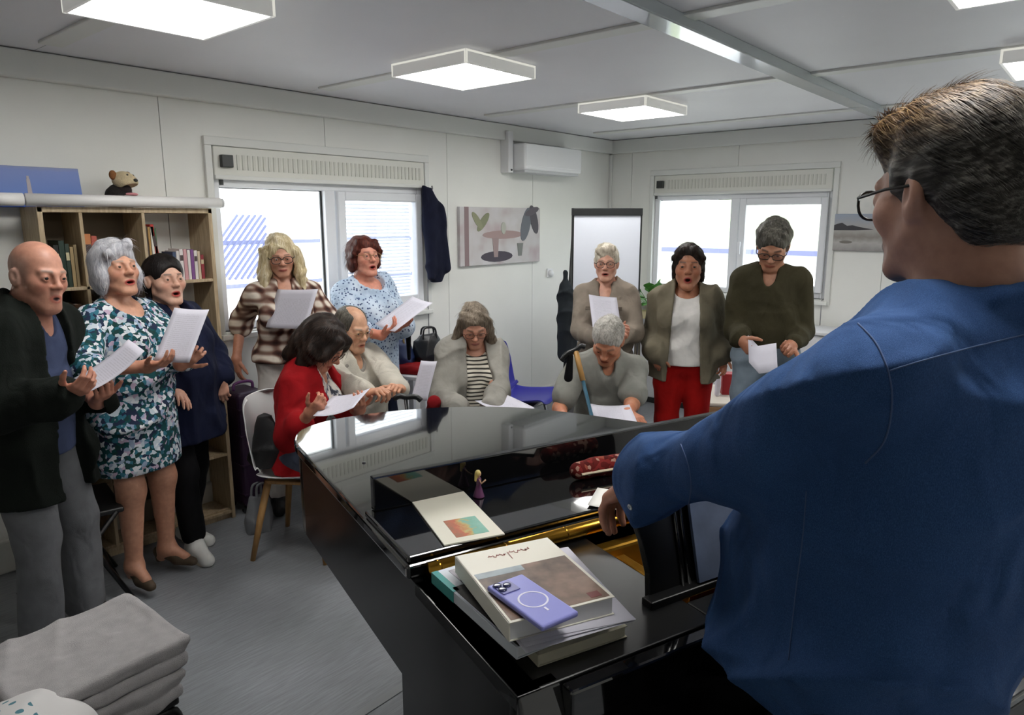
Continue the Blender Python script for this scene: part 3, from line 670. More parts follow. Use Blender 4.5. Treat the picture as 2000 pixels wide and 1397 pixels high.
        if collar:
            n = 12
            for a in range(n+1):
                pass
            ring = []
            for a in np.linspace(-150, 150, 13):
                ca, sa = math.cos(R(a)), math.sin(R(a)); ring.append(P.nb+P.R2 @ np.array([(nk+.014)*sa, -.012-(nk+.01)*ca*1.0, .028-.03*(1-ca)/2*(1.0)]))
            f.chain(ring, [collar]*13, .008)
            for e in (-1, 1):
                k_ = 12 if e > 0 else 0
                f.cone(ring[k_], P.nb+P.R2 @ np.array([e*.055, .085, -.045]), collar, collar*.9, .01)
        for c_ in cuts: c_(f)
        if hood:
            f.chain([P.nb+P.R2 @ np.array([x, y, z]) for x, y, z in ((-.09, .05, -.03), (-.1, -.03, .01), (-.05, -.1, .0), (.05, -.1, 0), (.1, -.03, .01), (.09, .05, -.03))], [.022, .032, .04, .04, .032, .022], .02)
        return P.part(name, f, m, h, None)
    def trousers(P, m, i=.012, upto=.99, flare=.004, fold=.004, name='trousers', waist=.10, h=.013, seed=1.):
        f = F(); s = P.s; d = .5+.5*P.wt
        f.ell(P.B((0, -.012, 0)), (.162*P.w*s+i, .108*d+i, .125+i), P.R1, .04); f.ell(P.B((0, .005, .1)), (.14*P.w*s+i, .1*d+P.belly*.05+i, .1), P.R1, .04)
        P.legs(f, i, upto, .03, flare); f.mark(folds(fold, .9, seed)); f.half(P.B((0, 0, waist)), P.R1 @ np.array([0, 0, 1.]))
        return P.part(name, f, m, h, None)
    def shoes(P, m, sole=None, kind='flat'):
        for e in (-1, 1):
            a, kn, an, ang = P.leg[e]; d = np.array([math.sin(R(ang)), math.cos(R(ang)), 0]); g = an-np.array([0, 0, .085])
            f = F(); up = np.array([0, 0, 1.])
            if kind == 'heel':
                f.cone(g-d*.045+up*.062, g+d*.06+up*.035, .026, .03, .02); f.cone(g+d*.06+up*.03, g+d*.135+up*.018, .034, .024, .02)
                f.ell(an+d*.03+up*.02, (.03, .06, .05), np.stack([np.cross(d, up), d, up], 1), .012, 's')
                f.cone(g-d*.05+up*.06, g-d*.05, .02, .012, .012)
            else:
                f.cone(g-d*.04+up*.045, g+d*.03+up*.05, .042, .042, .02); f.cone(g+d*.03+up*.04, g+d*.14+up*.028, .043, .036, .02)
                if kind == 'high': f.cone(an+up*.055, g+up*.05, .044, .042, .02)
                else: f.cone(an+up*.0, g+up*.05, .042, .042, .02)
            f.half(g+up*.001, -up)
            o = P.part('shoe', f, m, .008, None)
            if sole is not None and kind != 'heel':
                mb = MB(); pl = []
                for t in np.linspace(0, 2*math.pi, 20, endpoint=False):
                    yy = math.sin(t)*.105+.05; xx = math.cos(t)*(.043+.004*math.sin(t)); pv = g+d*yy+np.cross(d, up)*xx; pl.append((pv[0], pv[1]))
                mb.prism(pl, 0, .022).build('sole', sole, o, bevel=.004)
        return P
    def glasses(P, m, rx=.0262, rz=.0205, t=.002, y=.0985, drop=-.004, lens=True, wide=1.0):
        g = empty('glasses', parent=P.root); mb = MB(); q = P.h2l
        for e in (-1, 1):
            pts = []
            for j in range(20):
                a = 2*math.pi*j/20; ca, sa = math.cos(a), math.sin(a); xs = math.copysign(abs(ca)**.8, ca)*rx; zs = math.copysign(abs(sa)**.8, sa)*rz
                pts.append(q((e*.033+xs, y-.16*abs(e*.033+xs)**1.5, drop+zs)))
            mb.tube(pts, t*P.hs, 6, closed=True)
            mb.tube([q((e*(.033+rx), y-.004, drop+rz*.4)), q((e*.073*P.hw, y-.015, drop+.009)), q((e*.078*P.hw, .03, .008)), q((e*.08*P.hw, -.012, .006)), q((e*.079*P.hw, -.028, -.012))], t*P.hs, 6)
        mb.tube([q((-.033+rx, y-.001, drop+.004)), q((0, y+.004, drop+.008)), q((.033-rx, y-.001, drop+.004))], t*P.hs, 6)
        mb.build('glasses_frame', m, g, smooth=True)
        if lens:
            for e in (-1, 1):
                mb = MB(); vs = [q((e*.033, y-.002, drop))]+[q((e*.033+math.cos(a)*rx*.97, y-.002-.16*abs(e*.033+math.cos(a)*rx)**1.5, drop+math.sin(a)*rz*.97)) for a in np.linspace(0, 2*math.pi, 20, endpoint=False)]
                mb.add(vs, [(0, 1+j, 1+(j+1) % 20) for j in range(20)]); mb.build('lens', glass_m, g, solid=.0012)
    def hair(P, fn, m, h=.005, disp=None, it=0, name='hair', n=900, slen=.05, sw=.0011, wild=.25, sdir=None, ear=False, face_ok=False):
        f = F(); q = P.h2l; hs = P.hs
        E = lambda c, r, k=.015, op='u', Rm=I3: f.ell(q(c), np.array(r)*hs, P.Rh @ Rm, k*hs, op)
        Cn = lambda a, b, ra, rb, k=.015, op='u': f.cone(q(a), q(b), ra*hs, rb*hs, k*hs, op)
        fn(E, Cn, f)
        V, Q = f.mesh(h, disp=(lambda x, y, z: disp(*[P.Rh[0, i]*(x-P.hc[0])+P.Rh[1, i]*(y-P.hc[1])+P.Rh[2, i]*(z-P.hc[2]) for i in range(3)])) if disp else None)
        V = relax(V, Q, it, .4) if it else V
        if n:
            rs = np.random.RandomState(int(abs(P.hc[0])*1000)+n); L0 = (V-P.hc) @ P.Rh/hs
            E1 = V[Q[:, 2]]-V[Q[:, 0]]; E2 = V[Q[:, 3]]-V[Q[:, 1]]; fnn = np.cross(E1, E2); ar = np.linalg.norm(fnn, axis=1); fnn /= ar[:, None]+1e-12
            pick = rs.choice(len(Q), n, p=ar/ar.sum()); pc = V[Q[pick]].mean(1); nn = fnn[pick]
            crown = P.h2l((0, -.035, .13)); rad = pc-crown; g = P.Rh @ np.array([0, -.0, -1.]); gw = np.array([0, 0, -1.])
            d = rad/(np.linalg.norm(rad, axis=1)[:, None]+1e-9)+.6*g+.5*gw+rs.normal(0, wild, (n, 3)); d = d if sdir is None else P.Rh @ np.array(sdir, float)+.35*rad/(np.linalg.norm(rad, axis=1)[:, None]+1e-9)+rs.normal(0, wild, (n, 3)); d -= nn*np.sum(d*nn, 1)[:, None]; d /= np.linalg.norm(d, axis=1)[:, None]+1e-9
            Ls = slen*(.6+.8*rs.rand(n)); sd = np.cross(d, nn); lift = (.0015+.006*rs.rand(n)*wild*2); SV = []; SQ = []; ns = 4
            for k in range(ns+1):
                t = k/ns; c = pc+d*(Ls*t)[:, None]-nn*(.16*Ls*t*t)[:, None]*1.0+nn*(lift*(.3+math.sin(t*2.6)))[:, None]; w_ = sw*(1.0-.75*t)
                SV += [c-sd*w_, c+sd*w_]
            keep = np.ones(n, bool)
            for k in range(ns+1):
                q_ = ((SV[2*k]+SV[2*k+1])/2-P.hc) @ P.Rh/hs; x_, y_, z_ = np.abs(q_[:, 0]), q_[:, 1], q_[:, 2]
                keep &= ~((x_ < .058) & (y_ > .05) & (z_ < .05) & (z_ > -.16))
                if ear: keep &= ~((x_ > .055) & (y_ > -.045) & (z_ < .035) & (z_ > -.08)) & ~((y_ > .035) & (z_ < .05)) & ~((z_ < -.085))
            SV = [v_[keep] for v_ in SV]; n = int(keep.sum())
            SV = np.stack(SV, 1).reshape(-1, 3); b0 = len(V)+np.arange(n)[:, None]*(2*(ns+1))
            for k in range(ns): SQ.append(b0+np.array([[2*k, 2*k+1, 2*k+3, 2*k+2]]))
            V = np.concatenate([V, SV]); Q = np.concatenate([Q]+SQ)
        # own frame on the head, so that the strands of the material run along the head
        o = qmesh(name, (V-P.hc) @ P.Rh, Q, m, P.root); o.location = P.hc; o.rotation_euler = Matrix(P.Rh.tolist()).to_euler(); return o
def sheet(name, center, u, v, w, h, label, m, cat='sheet music', curl=.02, group='song sheets', parent=None, bend_axis=0):
    """a sheet of paper: u, v its in-plane directions (unit), w x h its size"""
    c = np.array(center, float); u = nrm(u); v = np.array(v, float); v = nrm(v-u*(v @ u)); n = np.cross(u, v); G = []
    for i in range(9):
        row = []
        for j in range(9):
            a, b_ = (i/8-.5), (j/8-.5); t = a if bend_axis == 0 else b_
            row.append(u*a*w+v*b_*h+n*curl*(4*t*t-.35+.25*math.sin(3*a+2*b_)))
        G.append(row)
    o = MB().grid(G).build(name, m, parent, smooth=True, solid=.0006, label=label, cat=cat, group=group); o.location = c
    uv = o.data.uv_layers.new(name='UVMap'); ii = np.empty(len(o.data.loops), np.int32); o.data.loops.foreach_get('vertex_index', ii)
    t = np.stack([(ii//9)/8, (ii % 9)/8], 1) if h >= w else np.stack([(ii % 9)/8, (ii//9)/8], 1); uv.data.foreach_set('uv', t.astype(np.float32).ravel()); return o

from mathutils.bvhtree import BVHTree
def seam_px(P, o, px, r, m, name='seam'):
    """a stitched line on garment o, found by looking from the viewpoint along the seam seen in the photograph"""
    bv = BVHTree.FromPolygons([v.co for v in o.data.vertices], [p.vertices for p in o.data.polygons]); out = []; c = P.loc(_C)
    for p in catmull2(px, 8):
        h_ = bv.ray_cast(Vector(c), Vector(nrm(P.loc(_C+ray(*p))-c)))
        if h_[0] is not None: out.append(np.array(h_[0])+np.array(h_[1])*r*.3)
    if len(out) > 2: MB().tube(out, r, 6).build(name, m, o, smooth=True)
def catmull2(pts, n):
    P_ = [np.array(p, float) for p in pts]; out = []
    for i in range(len(P_)-1):
        p0, p1, p2, p3 = P_[max(i-1, 0)], P_[i], P_[i+1], P_[min(i+2, len(P_)-1)]
        for t in np.arange(n)/n: out.append(.5*((2*p1)+(-p0+p2)*t+(2*p0-5*p1+4*p2-p3)*t*t+(-p0+3*p1-3*p2+p3)*t**3))
    return out+[P_[-1]]
def seam(o, pts, r, m, name='seam', dash=False):
    """a stitched line lying on the surface of garment o (points in o's own frame)"""
    bv = BVHTree.FromPolygons([v.co for v in o.data.vertices], [p.vertices for p in o.data.polygons])
    P_ = []
    for a, b_ in zip(pts, pts[1:]):
        for t in np.arange(12)/12: P_.append(np.array(a)*(1-t)+np.array(b_)*t)
    P_.append(np.array(pts[-1])); out = []
    for p in P_:
        h_ = bv.find_nearest(Vector(p))
        if h_[0] is not None: out.append(np.array(h_[0])+np.array(h_[1])*r*.3)
    return MB().tube(out, r, 6).build(name, m, o, smooth=True)
# ------------------------------------------------------------------ cloth materials
def wrinkle(m, sc=11, dist=.03, st=.5):
    nt = m.node_tree; b = nt.nodes['Principled BSDF']; v = coords(nt, 'Object', (1, 1, .75), (.3, .5, .2))
    n = N(nt, 'ShaderNodeTexNoise'); n.inputs['Scale'].default_value = sc; n.inputs['Detail'].default_value = 1.5; n.inputs['Distortion'].default_value = .9; L(nt, v, n.inputs[0]); r_ = n.outputs[0]
    bn = N(nt, 'ShaderNodeBump'); bn.inputs['Strength'].default_value = st; bn.inputs['Distance'].default_value = dist; L(nt, r_, bn.inputs['Height'])
    lk = b.inputs['Normal'].links
    if lk: L(nt, lk[0].from_socket, bn.inputs['Normal'])
    L(nt, bn.outputs[0], b.inputs['Normal']); return m
def cloth(name, c, var=.12, bmp=.25, bs=420, rough=.92, vs=14, sheen=0):
    if name in MATS: return MATS[name]
    return wrinkle(mat(name, c, rough, var=var, vscale=vs, bmp=bmp, bscale=bs, sheen=sheen, spec=.2), 10, .03, .5)
def weave(nt, b, sc=500, st=.2):
    v = coords(nt); n = N(nt, 'ShaderNodeTexNoise'); n.inputs['Scale'].default_value = sc; L(nt, v, n.inputs[0]); bump(nt, b, n.outputs[0], st, .002)
    b.inputs['Roughness'].default_value = .9; b.inputs['Specular IOR Level'].default_value = .25
def print_cells(name, stops, scale=55, warp=.02, interp='CONSTANT'):
    m, nt, b = newmat(name); v = coords(nt)
    n = N(nt, 'ShaderNodeTexNoise'); n.inputs['Scale'].default_value = 30; L(nt, v, n.inputs[0])
    ad = N(nt, 'ShaderNodeVectorMath', operation='MULTIPLY_ADD'); L(nt, n.outputs[1], ad.inputs[0]); ad.inputs[1].default_value = (warp,)*3; L(nt, v, ad.inputs[2])
    vo = N(nt, 'ShaderNodeTexVoronoi'); vo.inputs['Scale'].default_value = scale; L(nt, ad.outputs[0], vo.inputs['Vector'])
    sp = N(nt, 'ShaderNodeSeparateColor'); L(nt, vo.outputs['Color'], sp.inputs[0])
    L(nt, ramp(nt, sp.outputs[0], stops, interp), b.inputs['Base Color']); weave(nt, b); return m
floral_m = print_cells('floral_print', [(0, lin('14464a')), (.2, lin('1d3c3a')), (.34, lin('b9c4cc')), (.5, lin('31697a')), (.62, lin('d5d8dc')), (.76, lin('222c44')), (.86, lin('8f9fb8')), (.94, lin('b7a3b8'))], 62, .03)
m, nt, b = newmat('speckled_print'); v = coords(nt)
vo = N(nt, 'ShaderNodeTexVoronoi'); vo.inputs['Scale'].default_value = 52; L(nt, v, vo.inputs['Vector'])
n = N(nt, 'ShaderNodeTexNoise'); n.inputs['Scale'].default_value = 9; L(nt, v, n.inputs[0])
L(nt, mixc(nt, ramp(nt, vo.outputs['Distance'], [(.24, (1, 1, 1)), (.36, (0, 0, 0))]), ramp(nt, n.outputs[0], [(.35, lin('c6d2e0')), (.6, lin('a9bbd0'))]), lin('3c4a70')), b.inputs['Base Color']); weave(nt, b); speck_m = wrinkle(m)
m, nt, b = newmat('brown_plaid'); v = coords(nt); sp = N(nt, 'ShaderNodeSeparateXYZ'); L(nt, v, sp.inputs[0])
def strp(ax, f, ph=0.): return math_(nt, 'MULTIPLY_ADD', math_(nt, 'SINE', math_(nt, 'MULTIPLY_ADD', ax, f, ph)), .5, .5)
dg = math_(nt, 'ADD', sp.outputs[0], sp.outputs[1])
a_ = math_(nt, 'POWER', strp(dg, 105), 1.6); c_ = math_(nt, 'POWER', strp(sp.outputs[2], 105), 1.6)
L(nt, ramp(nt, math_(nt, 'MULTIPLY_ADD', c_, .5, math_(nt, 'MULTIPLY', a_, .5)), [(.08, lin('d9cfc2')), (.4, lin('8d7468')), (.62, lin('5a3c34')), (.95, lin('33211f'))]), b.inputs['Base Color']); weave(nt, b); plaid_m = wrinkle(m)
m, nt, b = newmat('stripe_jersey'); v = coords(nt); sp = N(nt, 'ShaderNodeSeparateXYZ'); L(nt, v, sp.inputs[0])
n = N(nt, 'ShaderNodeTexNoise'); n.inputs['Scale'].default_value = 7; L(nt, v, n.inputs[0])
zz = math_(nt, 'MULTIPLY_ADD', n.outputs[0], .02, sp.outputs[2])
L(nt, ramp(nt, math_(nt, 'MULTIPLY_ADD', math_(nt, 'SINE', math_(nt, 'MULTIPLY', zz, 275)), .5, .5), [(.30, lin('3a3833')), (.42, lin('d8d2c4'))]), b.inputs['Base Color']); weave(nt, b); stripe_m = m
m, nt, b = newmat('brush_print'); v = coords(nt, 'Object', (1, 1, .45), (0, R(25), 0))
n = N(nt, 'ShaderNodeTexNoise'); n.inputs['Scale'].default_value = 30; n.inputs['Detail'].default_value = 2; L(nt, v, n.inputs[0])
L(nt, ramp(nt, n.outputs[0], [(.37, lin('3a3d48')), (.42, lin('8d8e98')), (.47, lin('d9d5cc'))]), b.inputs['Base Color']); weave(nt, b); brush_m = m
m, nt, b = newmat('denim_blue'); v = coords(nt, 'Object', (1, 1, .35))
n = N(nt, 'ShaderNodeTexNoise'); n.inputs['Scale'].default_value = 1100; n.inputs['Detail'].default_value = 2; L(nt, v, n.inputs[0])
n2 = N(nt, 'ShaderNodeTexNoise'); n2.inputs['Scale'].default_value = 7; n2.inputs['Detail'].default_value = 4; L(nt, coords(nt), n2.inputs[0])
c1 = ramp(nt, n.outputs[0], [(.3, lin('2b4674')), (.5, lin('345280')), (.72, lin('426292'))])
L(nt, mixc(nt, 1.0, c1, ramp(nt, n2.outputs[0], [(.3, (.85, .85, .88)), (.7, (1.08, 1.08, 1.08))]), 'MULTIPLY'), b.inputs['Base Color'])
b.inputs['Roughness'].default_value = .9; b.inputs['Specular IOR Level'].default_value = .2; bump(nt, b, n.outputs[0], .3, .002); denim_m = wrinkle(m, 9, .06, .6)
m, nt, b = newmat('song_sheet_paper'); v = coords(nt, 'Object', (1, 1, 1))
b.inputs['Roughness'].default_value = .8
tcu = N(nt, 'ShaderNodeTexCoord'); su = N(nt, 'ShaderNodeSeparateXYZ'); L(nt, tcu.outputs['UV'], su.inputs[0]); mpu = N(nt, 'ShaderNodeMapping'); mpu.inputs['Scale'].default_value = (60, 34, 1); L(nt, tcu.outputs['UV'], mpu.inputs[0])
nu = N(nt, 'ShaderNodeTexNoise'); nu.inputs['Scale'].default_value = 1.0; L(nt, mpu.outputs[0], nu.inputs[0])
ln = math_(nt, 'MULTIPLY', math_(nt, 'GREATER_THAN', math_(nt, 'SINE', math_(nt, 'MULTIPLY', su.outputs[1], 170)), .35), math_(nt, 'GREATER_THAN', nu.outputs[0], .47))
mg = math_(nt, 'MULTIPLY', math_(nt, 'LESS_THAN', math_(nt, 'ABSOLUTE', math_(nt, 'SUBTRACT', su.outputs[0], .45)), .32), math_(nt, 'LESS_THAN', math_(nt, 'ABSOLUTE', math_(nt, 'SUBTRACT', su.outputs[1], .5)), .4))
L(nt, mixc(nt, math_(nt, 'MULTIPLY', math_(nt, 'MULTIPLY', ln, mg), .22), lin('c9c7d2'), lin('55555c')), b.inputs['Base Color'])
paper_m = m
blackp = mat('black_frame_plastic', '15130f', .3); goldw = mat('thin_gold_wire', 'a58a62', .3, .8); brownp = mat('brown_frame', '4a2c20', .35)
shoe_b = mat('black_leather', '131313', .42); shoe_w = mat('white_canvas', 'dcdcd8', .75, bmp=.2); sole_w = mat('cream_rubber', 'd5c9b8', .7)
hair_white = hair_mat('white_hair', '8f9098', 'bcbcc2', 'e2e0e0'); hair_blonde = hair_mat('blonde_hair', '98865f', 'c8b893', 'e6dcc4'); hair_red = hair_mat('auburn_hair', '2c120e', '4c2018', '6d3524')
hair_dark = hair_mat('dark_brown_hair', '100b09', '1f1612', '382920'); hair_black = hair_mat('black_hair', '0c0a0a', '181414', '2a2422'); hair_ash = hair_mat('ash_hair', '4a4038', '74685a', '9b8e7e')
hair_grey = hair_mat('grey_hair', '7a7670', 'a8a49c', 'cfcac2'); hair_silver = hair_mat('silver_blonde_hair', '9a9080', 'c4baa8', 'e4dccd'); hair_salt = hair_mat('dark_grey_hair', '2e2c28', '4f4c45', '78746a')
hair_sandy = hair_mat('sandy_grey_hair', '2b241d', '57473a', '86694a')
def face(pos, phi): return math.degrees(math.atan2(pos[1], pos[0]))+180+phi
A = at_a
def cap_face(E, hw=1.0, front=.095, low=.098, wide=.064, z=-.04): E((0, front, z), (wide*hw, .075, low), .010, 's')
def sheet_px(label, p00, p10, p01, curl=.012, m=None, group='song sheets held or used by the singers', cat='paper', name='song_sheet', bend_axis=0):
    best = None; a = A(*p00); ratio = 1.414          # find the tilt that makes the outline a real A4 sheet
    for d1 in np.linspace(-.28, .28, 57):
        u = A(p10[0], p10[1], p00[2]+d1)-a
        for d2 in np.linspace(-.28, .28, 57):
            v = A(p01[0], p01[1], p00[2]+d2)-a; lu, lv = np.linalg.norm(u), np.linalg.norm(v)
            e = abs(u @ v)/(lu*lv)*3+abs(math.log(max(lu, lv)/min(lu, lv)/ratio))+.8*(abs(p00[2]+d1-p10[2])+abs(p00[2]+d2-p01[2]))
            if best is None or e < best[0]: best = (e, u, v)
    _, u, v = best
    return sheet(name, a+(u+v)/2, u, v, np.linalg.norm(u), np.linalg.norm(v), label, m or paper_m, cat, curl, group, bend_axis=bend_axis)
# ---- 1 bald man, far left
def man_bald():
    pos = (.82, 3.23); P = Person('bald man in a dark green cardigan over a blue T-shirt, at the far left', pos, face(pos, 52), H=1.66, hs=1.08, wt=1.02, lean=3, bend=12, yaw=18, pitch=-8, belly=.25, headfwd=.03,
        hands={1: dict(at=A(128, 770, 2.50), dir=A(200, 750, 2.45)-A(140, 772, 2.5), palm=(.3, .6, .5), curl=.55, pole=(.35, -.8, -.9)), -1: dict(at=A(190, 785, 2.74), dir=A(230, 745, 2.6)-A(190, 785, 2.72), palm=(0, -.6, .6), curl=.6, pole=(-.8, -.6, -.5))},
        skin='c08c76', mouth=.75, brow='7a685c', feet={1: (.13, .03, 0, 12), -1: (-.11, .06, 0, -4)}, neck=1.12)
    P.scalp = ('a59a92', .35); P.body(extra=lambda f: f.cone(P.h2l((0, .06, -.085)), P.nb+P.R2 @ np.array([0, .05, -.01]), .03, .04, .03))
    P.top('t_shirt', cloth('tee_blue', '3c4560'), i=.014, upto=.25, hem=.10, neck=('v', .045), seed=.4, fold=.003)
    P.top('cardigan', cloth('cardigan_green_black', '121713', bs=260, bmp=.5), i=.042, upto=.97, hem=.27, neck=('v', .06), open_=(.065, .09), seed=2.2, fold=.006, hemw=1.2, collar=.014)
    P.trousers(cloth('trousers_grey', '6a6b6e'), i=.022, flare=.016, fold=.004); P.shoes(shoe_b)
    MB().box((-.003, -.002, -.012), (.003, .002, .0)).build('zip_pull', mat('zip_metal', 'c8c8c8', .3, .9), P.root, loc=P.B((.10, .17, -.26)))
    sheet_px('white song sheet in the hands of the bald man in the dark cardigan', (168, 772, 2.52), (286, 690, 2.62), (140, 745, 2.62), .015)
# ---- 2 woman in floral dress
def woman_floral():
    pos = (1.27, 3.42); P = Person('silver haired woman in a teal and white floral dress and brown heels, singing', pos, face(pos, 46), H=1.635, female=True, wt=1.12, bust=1.12, belly=.3, yaw=16, pitch=-10,
        hands={1: dict(at=A(288, 716, 2.90), dir=A(345, 708, 2.86)-A(288, 716, 2.9), palm=(.2, .2, .95), curl=.35, pole=(.9, -.6, -.4)), -1: dict(at=A(352, 712, 3.05), dir=(.2, -.7, .4), palm=(.6, .2, .4), curl=.6, pole=(-.9, -.3, -.5))},
        skin='c7967c', mouth=.55, lips='a8433c', brow='8a7462', feet={1: (.10, .02, .035, 20), -1: (-.10, .03, .035, -6)})
    P.P0[2] += 0
    P.body(bare_arms=1, bare_legs=True)
    f = lambda f: f.loft(P.P0, [(-.31, 0, .01, .205, .165), (-.1, 0, .0, .21, .155), (.08, 0, .02, .172, .14), (.24, 0, .02, .15, .125)], P.R1, .05)
    P.top('dress', floral_m, i=.016, upto=.56, hem=.31, neck=('scoop', .05), fold=.006, adds=(f,), seed=1.1, flare=.008)
    def hr(E, C, f):
        E((0, -.02, .042), (.09, .106, .097)); E((0, -.06, -.03), (.088, .066, .085), .03)
        for e in (-1, 1): E((e*.074, .0, -.035), (.028, .05, .075), .02)
        E((0, .104, -.045), (.062, .06, .1), .012, 's'); E((0, -.05, -.17), (.12, .12, .06), .02, 's')
        C((-.03, .07, .10), (.06, .07, .06), .026, .02, .02)
    P.hair(hr, hair_white, disp=strands(.005, .8, 1.)); P.shoes(mat('brown_suede', '4a3c2c', .7), kind='heel')
    MB().tube([P.arm[1][2]+.026*np.array([0, 0, 0])+P.R1 @ np.array([.028*math.cos(t), .0, .028*math.sin(t)]) for t in np.linspace(0, 6.283, 16, endpoint=False)], .003, 6, closed=True)
    sheet_px('large white song sheet held up by the woman in the floral dress', (302, 704, 2.90), (372, 710, 2.93), (342, 602, 3.0), .01)
# ---- 3 woman in navy dress
def woman_navy():
    pos = (1.555, 3.60); P = Person('dark haired woman in a navy dress and white sneakers beside the bookcase', pos, face(pos, 42), H=1.555, female=True, wt=1.22, bust=1.15, belly=.5, yaw=14, pitch=-4,
        hands={1: dict(at=A(338, 752, 3.36), dir=A(368, 790, 3.3)-A(338, 752, 3.36), palm=(-.3, .3, -.9), curl=.15, pole=(.8, -.8, -.2)), -1: dict(at=A(432, 742, 3.62), dir=(0, -.1, -1), palm=(.4, .6, 0), curl=.4, pole=(-.8, -.6, 0))},
        skin='d0a690', mouth=.8, lips='b0473f', brow='2c1e18', hs=1.0, headw=1.1, feet={1: (.07, .12, 0, 22), -1: (-.06, -.06, 0, 2)})
    P.body()
    f = lambda f: f.loft(P.P0, [(-.24, 0, .0, .245, .185), (-.05, 0, .0, .225, .175), (.12, 0, .03, .19, .16), (.26, 0, .02, .16, .13)], P.R1, .05)
    P.top('dress', cloth('navy_cloth', '12172e'), i=.022, upto=.93, hem=.24, neck=('v', .05), adds=(f,), fold=.007, flare=.012, seed=3.)
    P.trousers(cloth('black_leggings', '0d0d10'), i=.008, upto=.95, flare=0); P.shoes(shoe_w, sole_w, 'high')
    fs = F(); fs.chain([P.nb+P.R2 @ np.array(q) for q in ((-.05, .09, -.1), (-.075, .03, .0), (-.04, -.06, .03), (.04, -.06, .03), (.075, .03, .0), (.05, .09, -.1))], [.013, .018, .018, .018, .018, .013], .01)
    P.part('scarf', fs, speck_m, .006, folds(.003))
    def hr(E, C, f):
        E((0, -.018, .036), (.093, .106, .096)); E((0, -.095, -.02), (.05, .045, .05), .02); C((0, -.1, -.03), (.0, -.09, -.13), .035, .02); C((.05, -.06, -.02), (.06, -.05, -.09), .03, .016)
        E((0, .105, -.035), (.066, .072, .1), .012, 's')
        for e in (-1, 1): E((e*.09, .01, -.02), (.03, .035, .05), .012, 's')
    P.hair(hr, hair_black, ear=True, slen=.035, n=500)
# ---- 4 blonde woman in plaid shirt
def woman_plaid():
    pos = (2.26, 3.68); P = Person('blonde woman in a brown plaid shirt and white trousers in front of the window', pos, face(pos, 8), H=1.655, female=True, wt=1.02, bust=1.1, yaw=4, pitch=10, roll=3, eyes=.4,
        hands={1: dict(at=A(462, 700, 4.12), dir=(0, 0, -1), palm=(.6, 0, 0), curl=.3, pole=(.15, -1, 0)), -1: dict(at=A(596, 655, 3.92), dir=A(602, 610, 3.88)-A(596, 655, 3.92), palm=(-.4, .3, 0), curl=.7, pole=(-.9, .1, -.6))},
        skin='c29078', mouth=.12, lips='a2584e', brow='6a4e3a', hs=.93)
    P.body(bare_arms=1); P.top('shirt', plaid_m, i=.02, upto=.58, hem=.0, neck=('v', .07), fold=.005, collar=.011, seed=.7, flare=.012, sleeve_i=.022)
    P.trousers(cloth('white_denim', 'd8d2cc'), i=.012, waist=.06)
    MB().tube([P.B((.172*math.cos(t), .122*math.sin(t)-.004, .045)) for t in np.linspace(0, 2*math.pi, 30, endpoint=False)], [(.006, .02)]*30, 8, closed=True).build('belt', mat('black_belt', '15151a', .5), P.root, smooth=True)
    def hr(E, C, f):
        E((0, -.02, .044), (.092, .108, .098)); E((0, .105, -.034), (.057, .07, .108), .014, 's'); E((0, -.06, -.09), (.09, .06, .14), .03)
        for e in (-1, 1):
            for k, (x, y) in enumerate(((.082, .02), (.094, -.02), (.07, -.06))):
                C((e*x, y, .03), (e*(x+.022), y+.01, -.10), .030, .032, .02); C((e*(x+.022), y+.01, -.10), (e*(x+.028), y+.028, -.225), .032, .022, .02)
    P.hair(hr, hair_blonde, disp=strands(.007, .9, 2.)); P.glasses(blackp, rx=.0285, rz=.021, t=.0024)
    P.shoes(shoe_b)
    sheet_px('white song sheet held by the blonde woman in plaid', (520, 640, 3.90), (600, 643, 3.84), (543, 566, 3.86), .008)
# ---- 5 red haired woman
def woman_auburn():
    pos = (2.79, 3.60); P = Person('auburn haired woman in a pale blue speckled blouse holding a sheet by the window', pos, face(pos, 38), H=1.625, female=True, wt=1.26, bust=1.2, belly=.5, yaw=8, pitch=-6,
        hands={1: dict(at=A(745, 655, 4.12), dir=A(785, 632, 4.1)-A(745, 655, 4.12), palm=(0, .2, .9), curl=.4, pole=(.9, -.4, -.5)), -1: dict(at=A(772, 640, 4.3), dir=(.5, -.6, .2), palm=(0, 0, .9), curl=.5, pole=(-.8, -.3, -.5))},
        skin='c98a74', mouth=.7, lips='a8453c', brow='5c2e22', hs=1.0, headw=1.04)
    P.body(bare_arms=1); P.top('blouse', speck_m, i=.022, upto=.72, hem=.16, neck=('scoop', .065), fold=.006, flare=.02, seed=4.)
    P.trousers(cloth('dark_blue_trousers', '20263a')); P.shoes(shoe_b)
    def hr(E, C, f):
        E((0, -.025, .04), (.092, .104, .096)); E((0, -.055, -.02), (.094, .066, .08), .03)
        for e in (-1, 1): E((e*.08, -.012, -.03), (.028, .044, .058), .02); C((e*.05, .05, .085), (e*.085, .03, .03), .026, .024, .02)
        E((0, .106, -.045), (.064, .066, .1), .014, 's'); E((0, -.04, -.165), (.13, .13, .07), .02, 's')
    P.hair(hr, hair_red, disp=strands(.008, .7, 3.)); P.glasses(goldw, t=.0015)
    sheet_px('white song sheet held by the auburn haired woman', (733, 634, 4.18), (772, 650, 4.08), (806, 580, 4.22), .01)
